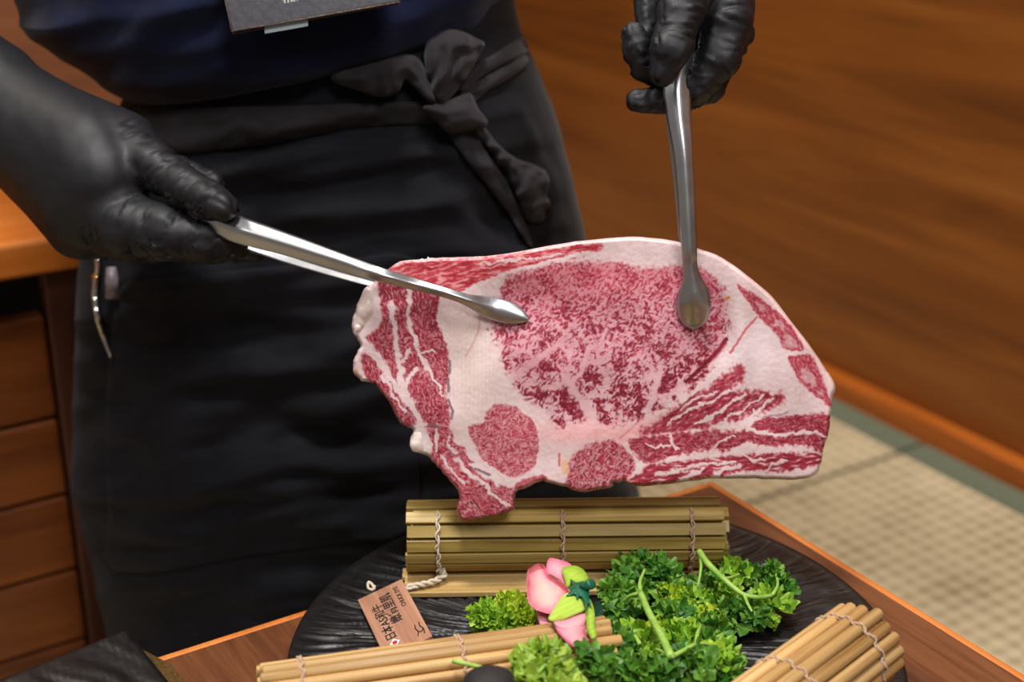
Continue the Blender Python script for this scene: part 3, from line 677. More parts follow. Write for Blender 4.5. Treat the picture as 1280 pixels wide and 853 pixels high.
v, f = nets(body, (-.72, .95, -.02), (.36, 1.72, 1.46), .011); v = relax(v, f, 1); part('body', v, f, M_skin, PERSON)
M_hair = two('hair', (16, 13, 12), (26, 21, 18), 400, .5)
v, f = nets(lambda p: np.maximum(chain(p, [(A_([-.17, 1.265, 1.33]), .098), (A_([-.17, 1.30, 1.27]), .080)], .03), np.maximum(-(p[..., 2]-1.335), (1.215-p[..., 1]))*np.where(p[..., 1] < 1.25, 1, 0)-.002*(p[..., 1] >= 1.25)), (-.30, 1.13, 1.16), (-.04, 1.42, 1.46), .008)
part('hair', v, f, M_hair, PERSON)
def trou(p):
    t = chain(p, [(A_([-.17, 1.26, .44]), .118), (A_([-.17, 1.26, .58]), .108)], .03)
    for s in (-1, 1):
        kx = -.17+s*.10
        t = smin(t, chain(p, [(A_([-.17+s*.085, 1.27, .45]), .090), (A_([kx, 1.20, .072]), .062), (A_([kx, 1.54, .056]), .050)], .02), .03)
    return t
v, f = nets(trou, (-.45, 1.05, -.02), (.12, 1.68, .74), .01); part('trousers', v, f, M_trouser, PERSON)
# ---- gloved hands ----
def J3(*q): return [(P(x, y, d), r*d/FPX) for x, y, d, r in q]
def glove(name, palm, fingers, lines=(), h=.0018, kp=.014, kf=.007):
    allj = [j for c in palm+fingers for j in c]; pts = np.array([q for q, _ in allj]); r = max(q for _, q in allj)+.012
    def fn(p):
        b = None
        for c in palm: d = chain(p, c, kp); b = d if b is None else smin(b, d, kp)
        out = b
        for c in fingers: out = np.minimum(out, smin(b, chain(p, c, .004), kf))
        return out
    v, f = nets(fn, pts.min(0)-r, pts.max(0)+r, h); v = relax(v, f, 2); n = vnormals(v, f)
    if (n*(v-v.mean(0))).sum() < 0: n = -n
    best = np.full(len(v), 1e9); disp = np.zeros(len(v))
    for ci, c in enumerate(fingers):
        s0 = 0
        for (a, ra), (b, rb) in zip(c[:-1], c[1:]):
            L = np.linalg.norm(b-a); e = (b-a)/L; t = np.clip((v-a)@e, 0, L); q = v-a-t[:, None]*e; d = np.linalg.norm(q, axis=1)-(ra+(rb-ra)*t/L)
            ref = np.cross(e, [0, 0, 1.]); ref /= np.linalg.norm(ref)+1e-9; ang = np.arctan2(q@np.cross(e, ref), q@ref)
            s = s0+t; w = 1-np.abs(noise2(s/.0058+.5*np.sin(ang*1.3+ci), ang*.7+ci*9, 200+ci))*2.2; w2 = noise2(s/.0105, ang*.9, 230+ci)
            dd = .0017*np.clip(w, -1, 1)*np.clip((w2+.35)*1.5, 0, 1)+.0004*w2
            k = d < best; best = np.where(k, d, best); disp = np.where(k, dd, disp); s0 += L
    pb = np.full(len(v), 1e9)
    for c in palm: pb = np.minimum(pb, chain(v, c, .004))
    wgt = sstep(-.002, .005, pb-best); px, py, _ = proj(v)
    disp = disp*wgt+(1-wgt)*.0003*noise2(px/22, py/22, 250)
    facing = (n*(CAM-v)).sum(1) > 0
    for pts_, w_, h_ in lines:
        P_ = np.array(pts_, float); k = facing & (px > P_[:, 0].min()-12) & (px < P_[:, 0].max()+12) & (py > P_[:, 1].min()-12) & (py < P_[:, 1].max()+12)
        if k.any():
            d_l, t_l = seg_dist(px[k], py[k], pts_); disp[k] += h_*(np.exp(-(d_l/w_)**2)-.55*np.exp(-((d_l-w_*2)/w_)**2))*np.sin(np.pi*np.clip(t_l*.9+.05, 0, 1))
    return part(name, v+n*disp[:, None], f, M_glove, PERSON)
glove('glove',
  [J3((-75, 60, 1.08, 62), (-10, 120, 1.07, 62), (30, 150, 1.06, 56), (110, 185, 1.03, 56)), J3((25, 165, 1.06, 56), (128, 222, 1.02, 60)), J3((25, 178, 1.06, 52), (105, 258, 1.03, 54)),
   J3((40, 140, 1.06, 44), (160, 176, 1.035, 34)), J3((30, 190, 1.07, 45), (98, 284, 1.06, 40))],
  [J3((155, 180, 1.03, 36), (190, 206, 1.01, 29), (232, 234, .995, 25), (262, 250, .985, 23), (278, 258, .978, 20)),
   J3((120, 262, 1.03, 50), (160, 282, 1.01, 42), (205, 290, 1.0, 34), (255, 299, 1.0, 26), (300, 309, 1.005, 14)),
   J3((110, 282, 1.07, 40), (180, 298, 1.06, 28), (260, 306, 1.04, 22), (322, 315, 1.02, 11)),
   J3((165, 190, 1.08, 26), (225, 214, 1.07, 18), (268, 228, 1.05, 13))],
  [(q, 2.6, -.0017) for q in ([(114, 244), (132, 232), (150, 227), (168, 226)], [(128, 258), (142, 240), (160, 230)], [(138, 264), (150, 244), (164, 233)], [(148, 268), (158, 248), (168, 236)], [(162, 270), (168, 252), (172, 240)],
   [(162, 186), (185, 176), (200, 172)], [(160, 204), (185, 196), (215, 200)], [(168, 214), (195, 212), (222, 214)], [(190, 226), (208, 222), (228, 226)], [(20, 118), (28, 140), (24, 165), (8, 190)], [(2, 178), (18, 162), (30, 146)], [(6, 206), (20, 188), (34, 172)], [(-4, 150), (10, 142), (22, 128)], [(196, 262), (200, 276), (196, 290)], [(186, 256), (188, 270), (180, 284)], [(150, 300), (190, 316), (230, 318)])])
# cuff folds at the wrist
wr = [(P(8, 100, 1.045), P(-8, 170, 1.04))]
glove('glove',
  [J3((895, -150, .95, 50), (890, -70, .945, 52), (885, -20, .94, 50)), J3((870, -40, .94, 40), (862, 0, .93, 34)), J3((890, -50, .945, 42), (912, 10, .935, 30)), J3((872, 0, .955, 38), (868, 66, .955, 27))],
  [J3((868, -30, .915, 32), (850, 18, .905, 28), (838, 62, .90, 25), (828, 92, .902, 17)),
   J3((892, -40, .93, 36), (910, 25, .925, 30), (897, 72, .925, 27), (868, 112, .928, 20)),
   J3((900, -20, .955, 30), (918, 42, .95, 22), (885, 108, .945, 20), (845, 128, .935, 17), (797, 126, .925, 15.5)),
   J3((812, -50, .95, 18), (806, -10, .945, 15), (808, 45, .94, 13)),
   J3((832, 100, .93, 14), (806, 84, .925, 18), (795, 62, .92, 17), (791, 44, .918, 15.5))])
# ================= slab of beef =================
def meat_y(X, Y):
    y = .872-.13*(Y-440)/1000
    y = y+.010*((X-740)/300)**2*np.where(X > 740, .6, 1.2)                       # sags away from the tongs
    y = y+.006*np.exp(-((X-905)/22)**2-((Y-425)/45)**2)-.004*np.exp(-((X-925)/16)**2-((Y-410)/60)**2)   # fold by the right tongs
    y = y+.005*np.exp(-((X-640)/60)**2-((Y-385)/40)**2)                            # pressed in by the left tongs
    return y+.0025*noise2(X/70, Y/70, 300)
def y2d(X, Y, y): return y/(CP-(Y-426.5)/FPX*SP)
def meat_d(X, Y, d=None): return y2d(X, Y, meat_y(X, Y))
jag = smooth_closed(OUT, 3); nj = len(jag)
jag = jag+np.stack([noise2(jag[:, 0]/5, jag[:, 1]/5, 310), noise2(jag[:, 0]/5+9, jag[:, 1]/5, 311)], 1)*np.where((jag[:, 1] > 520) | (jag[:, 0] < 560), 1.3, .4)[:, None]
relief = {}
def md(X, Y, d): return meat_d(X, Y)
MT = .016
v, f, vx, vy, nf = slab_vf(jag, 1.0, md, MT, 0, round_r=5)
col, rel = meat_look(vx, vy)
edge = sdf(vx, vy, jag, 6)
v[:nf] -= (v[:nf]-CAM)/np.linalg.norm(v[:nf]-CAM, axis=1)[:, None]*(rel*.00022)[:, None]
c0 = v.mean(0); c0[2] = v[:, 2].min()
def meat_b(nt, p):
    a = nt.nodes.new('ShaderNodeAttribute'); a.attribute_name = 'Col'; nt.links.new(a.outputs['Color'], p.inputs['Base Color'])
    n = noise(nt, coords(nt), 260, 4, .6); n2 = noise(nt, coords(nt), 900, 2); q = bump(nt, p, n, .13, .0008); bump(nt, p, n2, .2, .0004, q)
    r = nt.nodes.new('ShaderNodeMapRange'); r.inputs[1].default_value = .35; r.inputs[2].default_value = .65; r.inputs[3].default_value = .2; r.inputs[4].default_value = .42
    nt.links.new(n, r.inputs[0]); nt.links.new(r.outputs[0], p.inputs['Roughness'])
M_meat = mat('marbled_beef', (200, 120, 120), .38, 0, .45, meat_b, Coat_Weight=.22, Coat_Roughness=.16, Subsurface_Weight=.4, Subsurface_Scale=.0022, Subsurface_Radius=(1, .45, .4))
BEEF = part('beef_slab', v, f, M_meat, None, origin=c0, fix=False)
tag(BEEF, 'large thick slab of marbled raw beef gripped by two pairs of tongs', 'beef')
side = col*.0+np.array([.70, .52, .46]); side = side*(1+.12*noise2(vx/9, vy/9, 320))[:, None]
set_col(BEEF, np.vstack([col, np.where((edge < 2)[:, None], side, side)]))
# knobs of fat on the left rim
M_fat = two('beef_fat', (214, 190, 184), (232, 216, 210), 120, .35, .3)
def blob(name, J, m, par, k=.004, h=.0016):
    pts = np.array([q for q, _ in J]); r = max(q for _, q in J)+.006
    v, f = nets(lambda p: chain(p, J, k), pts.min(0)-r, pts.max(0)+r, h); v = relax(v, f, 2); n = vnormals(v, f); px, py, _ = proj(v)
    return part(name, v+n*(.0004*noise2(px/7, py/7, 330))[:, None], f, m, par)
def mJ(*q): return [(P(x, y, float(meat_d(A_(x*1.), A_(y*1.)))+off), r*.93/FPX) for x, y, off, r in q]
blob('fat_knob', mJ((462, 366, .003, 9), (458, 385, .003, 11), (452, 405, .004, 10)), M_fat, BEEF)
blob('fat_knob', mJ((449, 408, .001, 6), (446, 416, .002, 5)), M_fat, BEEF)
blob('fat_knob', mJ((524, 543, .003, 8), (522, 556, .003, 9), (530, 562, .004, 6)), M_fat, BEEF)
blob('fat_knob', mJ((452, 448, .004, 6), (450, 462, .005, 8), (458, 472, .006, 6)), two('sinew', (196, 150, 120), (222, 190, 170), 150, .35, .3), BEEF)
# ================= tongs =================
def steel_b(nt, p):
    n = noise(nt, coords(nt), 500, 3); n2 = noise(nt, coords(nt), 60, 3); r = nt.nodes.new('ShaderNodeMapRange'); r.inputs[3].default_value = .24; r.inputs[4].default_value = .42
    nt.links.new(n2, r.inputs[0]); nt.links.new(r.outputs[0], p.inputs['Roughness']); bump(nt, p, n, .12, .0003)
M_steel = mat('brushed_steel', (184, 186, 190), .4, 1, .5, steel_b)
def tong_arm(name, pts, par, ridge=.32, face=None, teeth=False):
    """pts: x, y, depth, width in frame units; an arched strip of steel, convex to one side"""
    q = catmull(np.array(pts, float), 8); c = PV(q[:, 0], q[:, 1], q[:, 2]); w = q[:, 3]*q[:, 2]/FPX/2
    T = np.gradient(c, axis=0); T /= np.linalg.norm(T, axis=1)[:, None]; n_s = 11; th = .0011; rings = []
    for i in range(len(c)):
        view = CAM-c[i]; view /= np.linalg.norm(view); side = np.cross(T[i], view); side /= np.linalg.norm(side); nrm_ = np.cross(side, T[i])
        if nrm_@view < 0: nrm_ = -nrm_
        nrm_ = nrm_*(face or 1)
        s = np.linspace(-1, 1, n_s); sw = s*w[i]
        if teeth and i > len(c)*.72: sw = sw*(1+(.025 if i % 2 else -.025))
        kd = np.clip((i/len(c)-.66)/.12, 0, 1); hgt = w[i]*ridge*((1-kd)*(1-np.clip((np.abs(s)-.12)/.88, 0, 1))*1.5+kd*(1-np.abs(s)**1.8))
        top = c[i]+sw[:, None]*side+hgt[:, None]*nrm_; bot = c[i]+(sw*.97)[:, None]*side+(hgt-th)[:, None]*nrm_
        rings.append(np.vstack([top, bot[::-1]]))
    v, f = loft_vf(rings); return part(name, v, f, M_steel, par)
d_ = lambda x, y: float(meat_d(A_(x*1.), A_(y*1.)))
T1 = thing('tongs', 'steel tongs with spoon tips held by the glove at the left of the beef', 'tongs', P(300, 285, .99), 'pairs of steel tongs gripping the beef')
tong_arm('front_arm', [(232, 259, .999, 26), (265, 273, .992, 33), (298, 287, .985, 34), (350, 303, .97, 29), (410, 322, .95, 23), (467, 341, .93, 19), (520, 356, d_(520, 356)-.010, 15), (560, 367, d_(560, 367)-.009, 13), (584, 375, d_(584, 375)-.008, 15), (602, 381, d_(602, 381)-.006, 24), (618, 386, d_(618, 386)-.005, 29), (636, 391, d_(636, 391)-.005, 28), (651, 396, d_(651, 396)-.004, 18), (661, 400, d_(661, 400)-.003, 4)], T1, .38, teeth=True)
tong_arm('back_arm', [(234, 266, 1.008, 24), (290, 291, 1.005, 26), (350, 316, .998, 20), (410, 336, .985, 16), (467, 352, .972, 15), (520, 366, d_(520, 366)+.026, 13), (575, 378, d_(575, 378)+.024, 14), (610, 386, d_(610, 386)+.023, 27), (640, 393, d_(640, 393)+.022, 26), (660, 399, d_(660, 399)+.021, 5)], T1, .38, face=-1)
v, f = tube_vf([P(236, 260, .999), P(226, 257, 1.004), P(236, 266, 1.008)], .004, 8); part('bend', v, f, M_steel, T1)
T2 = thing('tongs', 'steel tongs hanging down from the glove at the right, spoon tip on the beef', 'tongs', P(860, 250, .92), 'pairs of steel tongs gripping the beef')
tong_arm('front_arm', [(862, 30, .932, 20), (856, 70, .928, 26), (847, 104, .922, 36), (848, 140, .918, 31), (855, 200, .915, 24), (861, 300, d_(861, 300)-.013, 20), (862.5, 330, d_(862, 330)-.011, 18), (865, 348, d_(865, 348)-.010, 23), (867, 364, d_(867, 364)-.008, 38), (867, 380, d_(867, 380)-.007, 44), (867, 396, d_(867, 396)-.005, 38), (867, 406, d_(867, 406)-.004, 24), (867, 412, d_(867, 412)-.003, 5)], T2, .36, teeth=True)
tong_arm('back_arm', [(860, 30, .938, 20), (852, 70, .938, 26), (842, 104, .938, 30), (843, 150, .942, 22), (850, 220, .948, 18), (857, 300, d_(857, 300)+.022, 17), (862, 340, d_(862, 340)+.024, 20), (865, 372, d_(865, 372)+.024, 40), (866, 395, d_(866, 395)+.023, 34), (866, 410, d_(866, 410)+.021, 6)], T2, .36, face=-1)
v, f = tube_vf([P(862, 32, .932), P(863, 20, .935), P(860, 32, .938)], .004, 8); part('bend', v, f, M_steel, T2)
# ================= round plate =================
PC = np.array([.054, .791]); PR = .2005; PZ = .384
M_plate = two('black_plate_glaze', (14, 12, 13), (25, 22, 23), 160, .40, .35, .0012, spec=.5)
nth, nr_ = 900, 46
prof = [(PR-.020, .371), (PR-.006, .373), (PR, .3815), (PR-.0008, .3832), (PR-.003, PZ)]
rs = list(np.linspace(PR-.006, .012, nr_)); th = np.linspace(0, 2*np.pi, nth, endpoint=False); rings = []
for r, z in prof: rings.append(np.stack([PC[0]+r*np.cos(th), PC[1]+r*np.sin(th), np.full(nth, z)], -1))
for r in rs:
    wob = th*34+1.6*noise2(np.cos(th)*r*22+5, np.sin(th)*r*22, 400)
    rid = 1-np.abs(noise2(wob*1.15, np.full(nth, r*9), 401))*2.4+.5*noise2(wob*3.1, np.full(nth, r*16), 402)
    rings.append(np.stack([PC[0]+r*np.cos(th), PC[1]+r*np.sin(th), PZ+.0015*rid*sstep(0, .03, np.array(PR-r))-.0006], -1))
v, f = loft_vf(rings); single('round_plate', v, f, M_plate, 'large round black plate with radial carved ridges on the low table', 'plate')
# ================= black slab dish at the lower left corner =================
def sq(p, z): return onz(p[0], p[1], z)
M_rim = two('worn_bronze_glaze', (74, 56, 26), (120, 94, 50), 400, .45, .4)
q0 = onz(158, 786, .402); q1 = onz(0, 849, .402); q2 = onz(190, 826, .402)
ea = (q1-q0)/np.linalg.norm(q1-q0); eb = (q2-q0)/np.linalg.norm(q2-q0)
N1, N2 = 90, 70; LA, LB = .30, .16
DISH = thing('slab_dish', 'black ridged rectangular dish with a worn bronze side at lower left', 'dish', q0+ea*.1+eb*.06-UP*.032)
g = np.array([[q0+ea*(LA*i/N1)+eb*(LB*j/N2)+UP*(.0028*noise2(i*.45+.5*noise2(i*.1, j*.08, 8)+j*.12, j*.02, 410)*min(1, i/3, j/3)-.0008*(i == 0 or j == 0)) for i in range(N1+1)] for j in range(N2+1)])
part('top_face', *sheet_vf(g, np.broadcast_to(UP, g.shape), .004), M_plate, DISH)
sw = [q0+ea*.002+eb*.012-UP*.004, q0+ea*LA+eb*.012-UP*.004, q0+ea*LA+eb*LB-UP*.004, q0+ea*.002+eb*LB-UP*.004]; sl_ = [sw[0]-ea*.026-UP*.0278, sw[1]-UP*.0278, sw[2]-UP*.0278, sw[3]-ea*.026-UP*.0278]
part('side_wall', sw+sl_, [(0, 1, 2, 3), (4, 5, 6, 7), (0, 1, 5, 4), (1, 2, 6, 5), (2, 3, 7, 6), (3, 0, 4, 7)], M_rim, DISH, smooth=False)
# ================= bamboo mats =================
M_slat = wood('bamboo_slat', (116, 94, 40), (166, 140, 74), (192, 168, 102), 0, 6, 240, .42, rnd=.22, bstr=.25, spec=.4)
M_slat2 = wood('bamboo_slat_pale', (150, 116, 62), (192, 158, 98), (212, 182, 126), 0, 6, 240, .45, rnd=.12, bstr=.25, spec=.4)
M_stick = wood('bamboo_stick', (124, 88, 44), (182, 144, 90), (208, 176, 124), 0, 7, 300, .42, rnd=.22, bstr=.25, spec=.4)
M_string = two('cotton_string', (170, 136, 112), (206, 180, 156), 900, .9, .5)
M_string2 = two('pale_twine', (196, 180, 156), (224, 212, 192), 900, .9, .5)
def slat_mesh(L, w, t):
    bm = bmesh.new(); bmesh.ops.create_cube(bm, size=1)
    for q in bm.verts: q.co = (q.co.x*L, q.co.y*w, q.co.z*t)
    bmesh.ops.bevel(bm, geom=[e for e in bm.edges if abs(e.verts[0].co.x-e.verts[1].co.x) > L*.5 and e.verts[0].co.z > 0], offset=w*.05, segments=1, affect='EDGES')
    me = bpy.data.meshes.new('slat'); bm.to_mesh(me); bm.free(); return me
def stick_mesh(L, r):
    v, f = tube_vf([(-L/2, 0, 0), (-L/2+.0006, 0, 0), (0, 0, 0), (L/2-.0006, 0, 0), (L/2, 0, 0)], [r*.9, r, r*1.02, r, r*.9], 10)
    me = mesh_of('stick', v, f); 
    for p in me.polygons: p.use_smooth = len(p.vertices) == 4
    return me
def put_piece(name, me, m, par, frame, pos, roll, spin=0):
    """frame: 3x3 columns axis, side, up; pos is relative to the parent"""
    o = bpy.data.objects.new(name, me); COL.objects.link(o); o.parent = par
    if not me.materials: me.materials.append(m)
    R = Matrix([list(r) for r in np.array(frame).T]).to_4x4() @ Matrix.Rotation(roll, 4, 'X') @ Matrix.Rotation(spin, 4, 'Z')
    o.matrix_local = Matrix.Translation(Vector([float(c) for c in pos])) @ R; return o
def string_vf(path, r=.0007, tw=.0009, turns=400):
    p = catmull(path, 10); g = G(); T = np.gradient(p, axis=0); T /= np.linalg.norm(T, axis=1)[:, None]+1e-9; s = np.concatenate([[0], np.cumsum(np.linalg.norm(np.diff(p, axis=0), axis=1))])
    for ph in (0, math.pi):
        a = s*turns+ph; ref = np.cross(T, [1., .2, .1]); ref /= np.linalg.norm(ref, axis=1)[:, None]+1e-9; b = np.cross(T, ref)
        g.add(*tube_vf(p+tw*(np.cos(a)[:, None]*ref+np.sin(a)[:, None]*b), r, 6))
    return g.v, g.f
# -- the rolled flat-slat mat behind
a0 = np.array([-.0735, .8855, 0]); a1 = np.array([.1475, .8910, 0]); X1 = (a1-a0)/np.linalg.norm(a1-a0); Y1 = np.array([-X1[1], X1[0], 0]); L1 = np.linalg.norm(a1-a0)
R1 = .0272; cz = PZ+R1+.0035; mid = (a0+a1)/2+UP*cz
MAT1 = thing('bamboo_mat', 'rolled mat of flat olive bamboo slats lying behind, under the beef', 'bamboo mat', mid-UP*(R1+.003), 'rolled bamboo mats on the round plate')
FR = np.array([X1, Y1, UP]); me = slat_mesh(L1, .0084, .0030); me.materials.append(M_slat); b1 = base_of(MAT1)
ang = math.radians(128); rr_ = R1; k = 0
while rr_ > .006:
    pos = mid+Y1*math.cos(ang)*rr_+UP*math.sin(ang)*rr_; sh_ = (random.uniform(-.0012, .0012) if k < 15 else random.uniform(.002, .0055))
    put_piece('slat', me, M_slat, MAT1, FR, pos+X1*sh_-b1, ang-math.pi/2, random.uniform(-.003, .003)); da = .0099/rr_; ang -= da if False else -da; rr_ -= .0062*da/(2*math.pi); k += 1
me2 = slat_mesh(L1*.985, .0115, .0036); me2.materials.append(M_slat2)
yb = -R1*.42
for i in range(3): put_piece('slat', me2, M_slat2, MAT1, FR, mid+Y1*(yb-.0112*i*.92)+UP*(PZ+.0034-cz+.0005*(2-i))+X1*(-.006+.002*i)-b1, 0, random.uniform(-.006, .006))
for x, mm in ((548, M_string2), (702, M_string), (862, M_string)):
    tx = (ony(x, 690, .872)-mid)@X1; path = []
    for i in range(26):
        a = math.radians(120+i*6.4); path.append(mid+X1*(tx+.0008*math.sin(i*2.1)+(.0006*i/26))+(Y1*math.cos(a)+UP*math.sin(a))*(R1+.0026))
    part('string', *string_vf(path), mm, MAT1)
tx = (ony(548, 690, .872)-mid)@X1; q = lambda x, y, z: onz(x, y, z)
part('twine_end', *string_vf([mid+X1*tx+Y1*(-R1*.75)-UP*(R1*.55), q(556, 718, PZ+.012), q(545, 726, PZ+.010), q(528, 731, PZ+.009), q(510, 735, PZ+.008), q(498, 742, PZ+.0035)], .0013, .0012, 520), M_string2, MAT1)
# -- rolls of round sticks
def stick_roll(label, c0, c1, R, r, n, strings, mname='stick', first=20, arc=360, skip=(), rows=None):
    ax = (c1-c0); L = np.linalg.norm(ax); ax = ax/L; sd = np.array([-ax[1], ax[0], 0]); sd /= np.linalg.norm(sd); up = np.cross(ax, sd); mid = (c0+c1)/2
    T = thing('bamboo_mat', label, 'bamboo mat', mid-UP*(R+r), 'rolled bamboo mats on the round plate'); b = base_of(T); fr = np.array([ax, sd, up])
    me = stick_mesh(L, r); me.materials.append(M_stick)
    for k in range(n):
        a = math.radians(first+arc*k/n); put_piece(mname, me, M_stick, T, fr, mid+(sd*math.cos(a)+up*math.sin(a))*R*random.uniform(.985, 1.01)+ax*random.uniform(-.003, .003)-b, random.uniform(0, 6), random.uniform(-.004, .004))
    n2 = int(n*.6)
    for k in range(n2):
        a = math.radians(40+360*k/n2); put_piece(mname, me, M_stick, T, fr, mid+(sd*math.cos(a)+up*math.sin(a))*(R-r*2.1)+ax*random.uniform(-.004, .002)-b, random.uniform(0, 6))
    for s in strings:
        path = []; m_ = n*6
        for i in range(m_+1):
            a = math.radians(first)+2*math.pi*i/m_; w = abs(math.cos(math.pi*(i*n/m_)))
            path.append(c0+ax*(s+.0011*math.sin(2*math.pi*i*n/m_))+(sd*math.cos(a)+up*math.sin(a))*(R+r*(.62+.42*w)))
        part('string', *string_vf(path, .0006, .0006, 700), M_string, T)
    return T
rz = .0215; r3 = .0036; zt = PZ+rz*2+r3
e0 = onz(326, 832, PZ+rz*1.84+.0055); e1 = onz(756, 773, PZ+rz*1.84+.0055); dirx = (e1-e0)/np.linalg.norm(e1-e0); nx = np.array([-dirx[1], dirx[0], 0])
c0 = e0-nx*(rz+r3)*.54; c1 = e1-nx*(rz+r3)*.54; c0[2] = c1[2] = PZ+rz+r3+.0008
stick_roll('rolled mat of thin bamboo sticks in front of the wooden tag', c0, c1, rz, r3, 18, [(onz(374, 834, .42)-c0)@dirx, (onz(568, 806, .42)-c0)@dirx, (onz(726, 790, .42)-c0)@dirx])
rz = .0235; r3 = .0041; zc = PZ+rz+r3+.0008; f1 = onz(1083, 783, zc+.012); f0 = onz(948, 885, zc+.012); f1[2] = f0[2] = zc
dr = (f1-f0)/np.linalg.norm(f1-f0)
stick_roll('rolled mat of round bamboo sticks at the right rim of the black plate', f0-dr*.02, f1, rz, r3, 17, [np.linalg.norm(f1-f0)+.02-.022, .05])
# ================= wooden tag =================
M_tag = wood('tag_wood', (128, 84, 62), (164, 116, 90), (188, 142, 114), 1.17, 14, 220, .55, bstr=.15)
M_ink = mat('black_ink', (20, 16, 16), .6); M_white = mat('flag_white', (228, 224, 222), .5); M_red = mat('flag_red', (176, 24, 40), .5)
tA = onz(447, 750, .3905); tB = onz(502, 724, .4005); tw_ = tB-tA; tl = A_([.031, -.0737, 0]); tl /= np.linalg.norm(tl)
wlen = np.linalg.norm(tw_); tw_ /= wlen; tl = tl-tw_*(tl@tw_); tl /= np.linalg.norm(tl); tn = np.cross(tl, tw_); tn = tn if tn[2] > 0 else -tn
TG = thing('wooden_tag', 'small wooden tag printed with black characters and a flag, on the black plate', 'tag', tA+tw_*wlen/2+tl*.03-tn*.003)
bevel(part('board', *box_vf(tA-tn*.003, tw_*wlen, tl*.072, tn*.003), M_tag, TG, smooth=False), .0004)
def text_part(name, s, size, org, dx, dy, m, par, lift=.0002):
    c = bpy.data.curves.new(name, 'FONT'); c.body = s; c.size = size; c.extrude = .00005; c.align_y = 'CENTER'; c.offset = size*.012
    o = bpy.data.objects.new(name, c); COL.objects.link(o); bpy.context.view_layer.update()
    me = bpy.data.meshes.new_from_object(o.evaluated_get(bpy.context.evaluated_depsgraph_get())); bpy.data.objects.remove(o)
    n = np.cross(dx, dy); M = Matrix([[*map(float, r)] for r in np.array([dx, dy, n]).T]).to_4x4(); M.translation = Vector([float(q) for q in org+n*lift-base_of(par)])
    me.transform(M); me.name = name; me.materials.clear(); me.materials.append(m); q = bpy.data.objects.new(name, me); COL.objects.link(q); q.parent = par; return q
def tp(u, w): return tA+tw_*(u*wlen)+tl*w
tdx, tdy = -tl, -tw_
text_part('printed_line', '日本A5和牛', .0083, tp(.30, .0575), tdx, tdy, M_ink, TG)
text_part('printed_line', '嫩肩里肌', .0088, tp(.545, .0430), tdx, tdy, M_ink, TG)
text_part('printed_line', 'CHUCK EYE', .0046, tp(.80, .0300), tdx, tdy, M_ink, TG)
fq = tp(.30, .0615)
part('flag_mark', [fq+tn*.00022+tl*.0042, fq+tn*.00022+tw_*.0036, fq+tn*.00022-tl*.0042, fq+tn*.00022-tw_*.0036], [(0, 1, 2, 3)], M_white, TG, smooth=False)
part('flag_disc', [fq+tn*.0003+(tl*math.cos(a)*1.1+tw_*math.sin(a))*.0017 for a in np.linspace(0, 2*math.pi, 20, endpoint=False)], [tuple(range(20))], M_red, TG, smooth=False)
cw = lambda u, w: tp(u, w)+tn*.0003
for k, pts in enumerate(([(.80, .054), (.78, .058), (.80, .062), (.76, .066)], [(.90, .053), (.88, .057), (.92, .061), (.90, .066)], [(.80, .062), (.86, .063), (.92, .061)])):
    part('printed_drawing', *tube_vf(catmull([cw(*p) for p in pts], 4), .00035, 5), M_ink, TG)
g = [tA+tw_*wlen*.40-tl*.001+UP*.001, tA+tw_*wlen*.36-tl*.004+UP*.004, tA+tw_*wlen*.30-tl*.0055+UP*.0055, tA+tw_*wlen*.27-tl*.003+UP*.003, tA+tw_*wlen*.36-tl*.0015+UP*.0012, tA+tw_*wlen*.42-tl*.003+UP*.0026]
part('cord_knot', *tube_vf(catmull(g, 6), .0010, 7), M_string2, TG)
# ================= artificial rose =================
M_petal = vcol('silk_petal', .6, .3, 500, .2, .0006, trans=.15); M_sepal = vcol('silk_leaf', .6, .3, 500, .2, .0006, trans=.12)
M_calyx = mat('green_plastic', (16, 92, 66), .3)
RD = .925
ROSE = thing('artificial_rose', 'pink artificial rose lying on its side with lime green sepals between the parsley', 'flower', onz(703, 800, PZ+.03))
def cr(pts): return [(560+x/4.93, 680+y/4.93) for x, y in pts]
def petal(name, pts, m, off, bulge, tilt, cin, cout, parent=ROSE, edge_w=7, vein=0, thick=.0009, ez=0):
    o = cr(pts); oc = np.array(o).mean(0)
    def dep(X, Y, d): return (ZC-.436)/(SP+(Y-426.5)/FPX*CP)+off-bulge*(1-np.exp(-d/5))+tilt[0]*(X-oc[0])/FPX+tilt[1]*(Y-oc[1])/FPX+.0012*noise2(X/14, Y/14, int(oc[0])+7)+ez*np.exp(-d/3)
    v, f, vx, vy, n = slab_vf(o, 1.6, dep, thick, 3); ob = part(name, v, f, m, parent, fix=False)
    d = sdf(vx, vy, smooth_closed(o, 3), 2); d = np.maximum(d, 0); t = np.exp(-d/edge_w)[:, None]; t = np.clip(t+(.35*noise2(vx/9, vy/9, 77))[:, None]*t, 0, 1)
    c = (np.array(cin)*(1-t)+np.array(cout)*t)/255
    if vein: c = c*(1+vein*np.sin(((vx-oc[0])*.5+(vy-oc[1])*1.0)*.9))[:, None]
    set_col(ob, np.vstack([c, c])); return ob
RD = (ZC-.436)/(SP+(733-426.5)/FPX*CP)
PK, PW, PP = (228, 112, 142), (246, 212, 194), (234, 168, 174)
petal('petal', [(550, 420), (620, 435), (655, 480), (658, 520), (612, 552), (575, 520)], M_petal, .012, .003, (.3, .2), (235, 176, 180), (222, 140, 158))
petal('petal', [(625, 575), (660, 540), (710, 560), (720, 600), (680, 600), (650, 590)], M_petal, .012, .002, (0, 0), (240, 190, 190), PK)
petal('petal', [(605, 140), (625, 88), (680, 96), (740, 115), (765, 140), (735, 170), (730, 250), (690, 225), (640, 195), (612, 180)], M_petal, .004, .004, (.3, -.2), (246, 196, 200), PK)
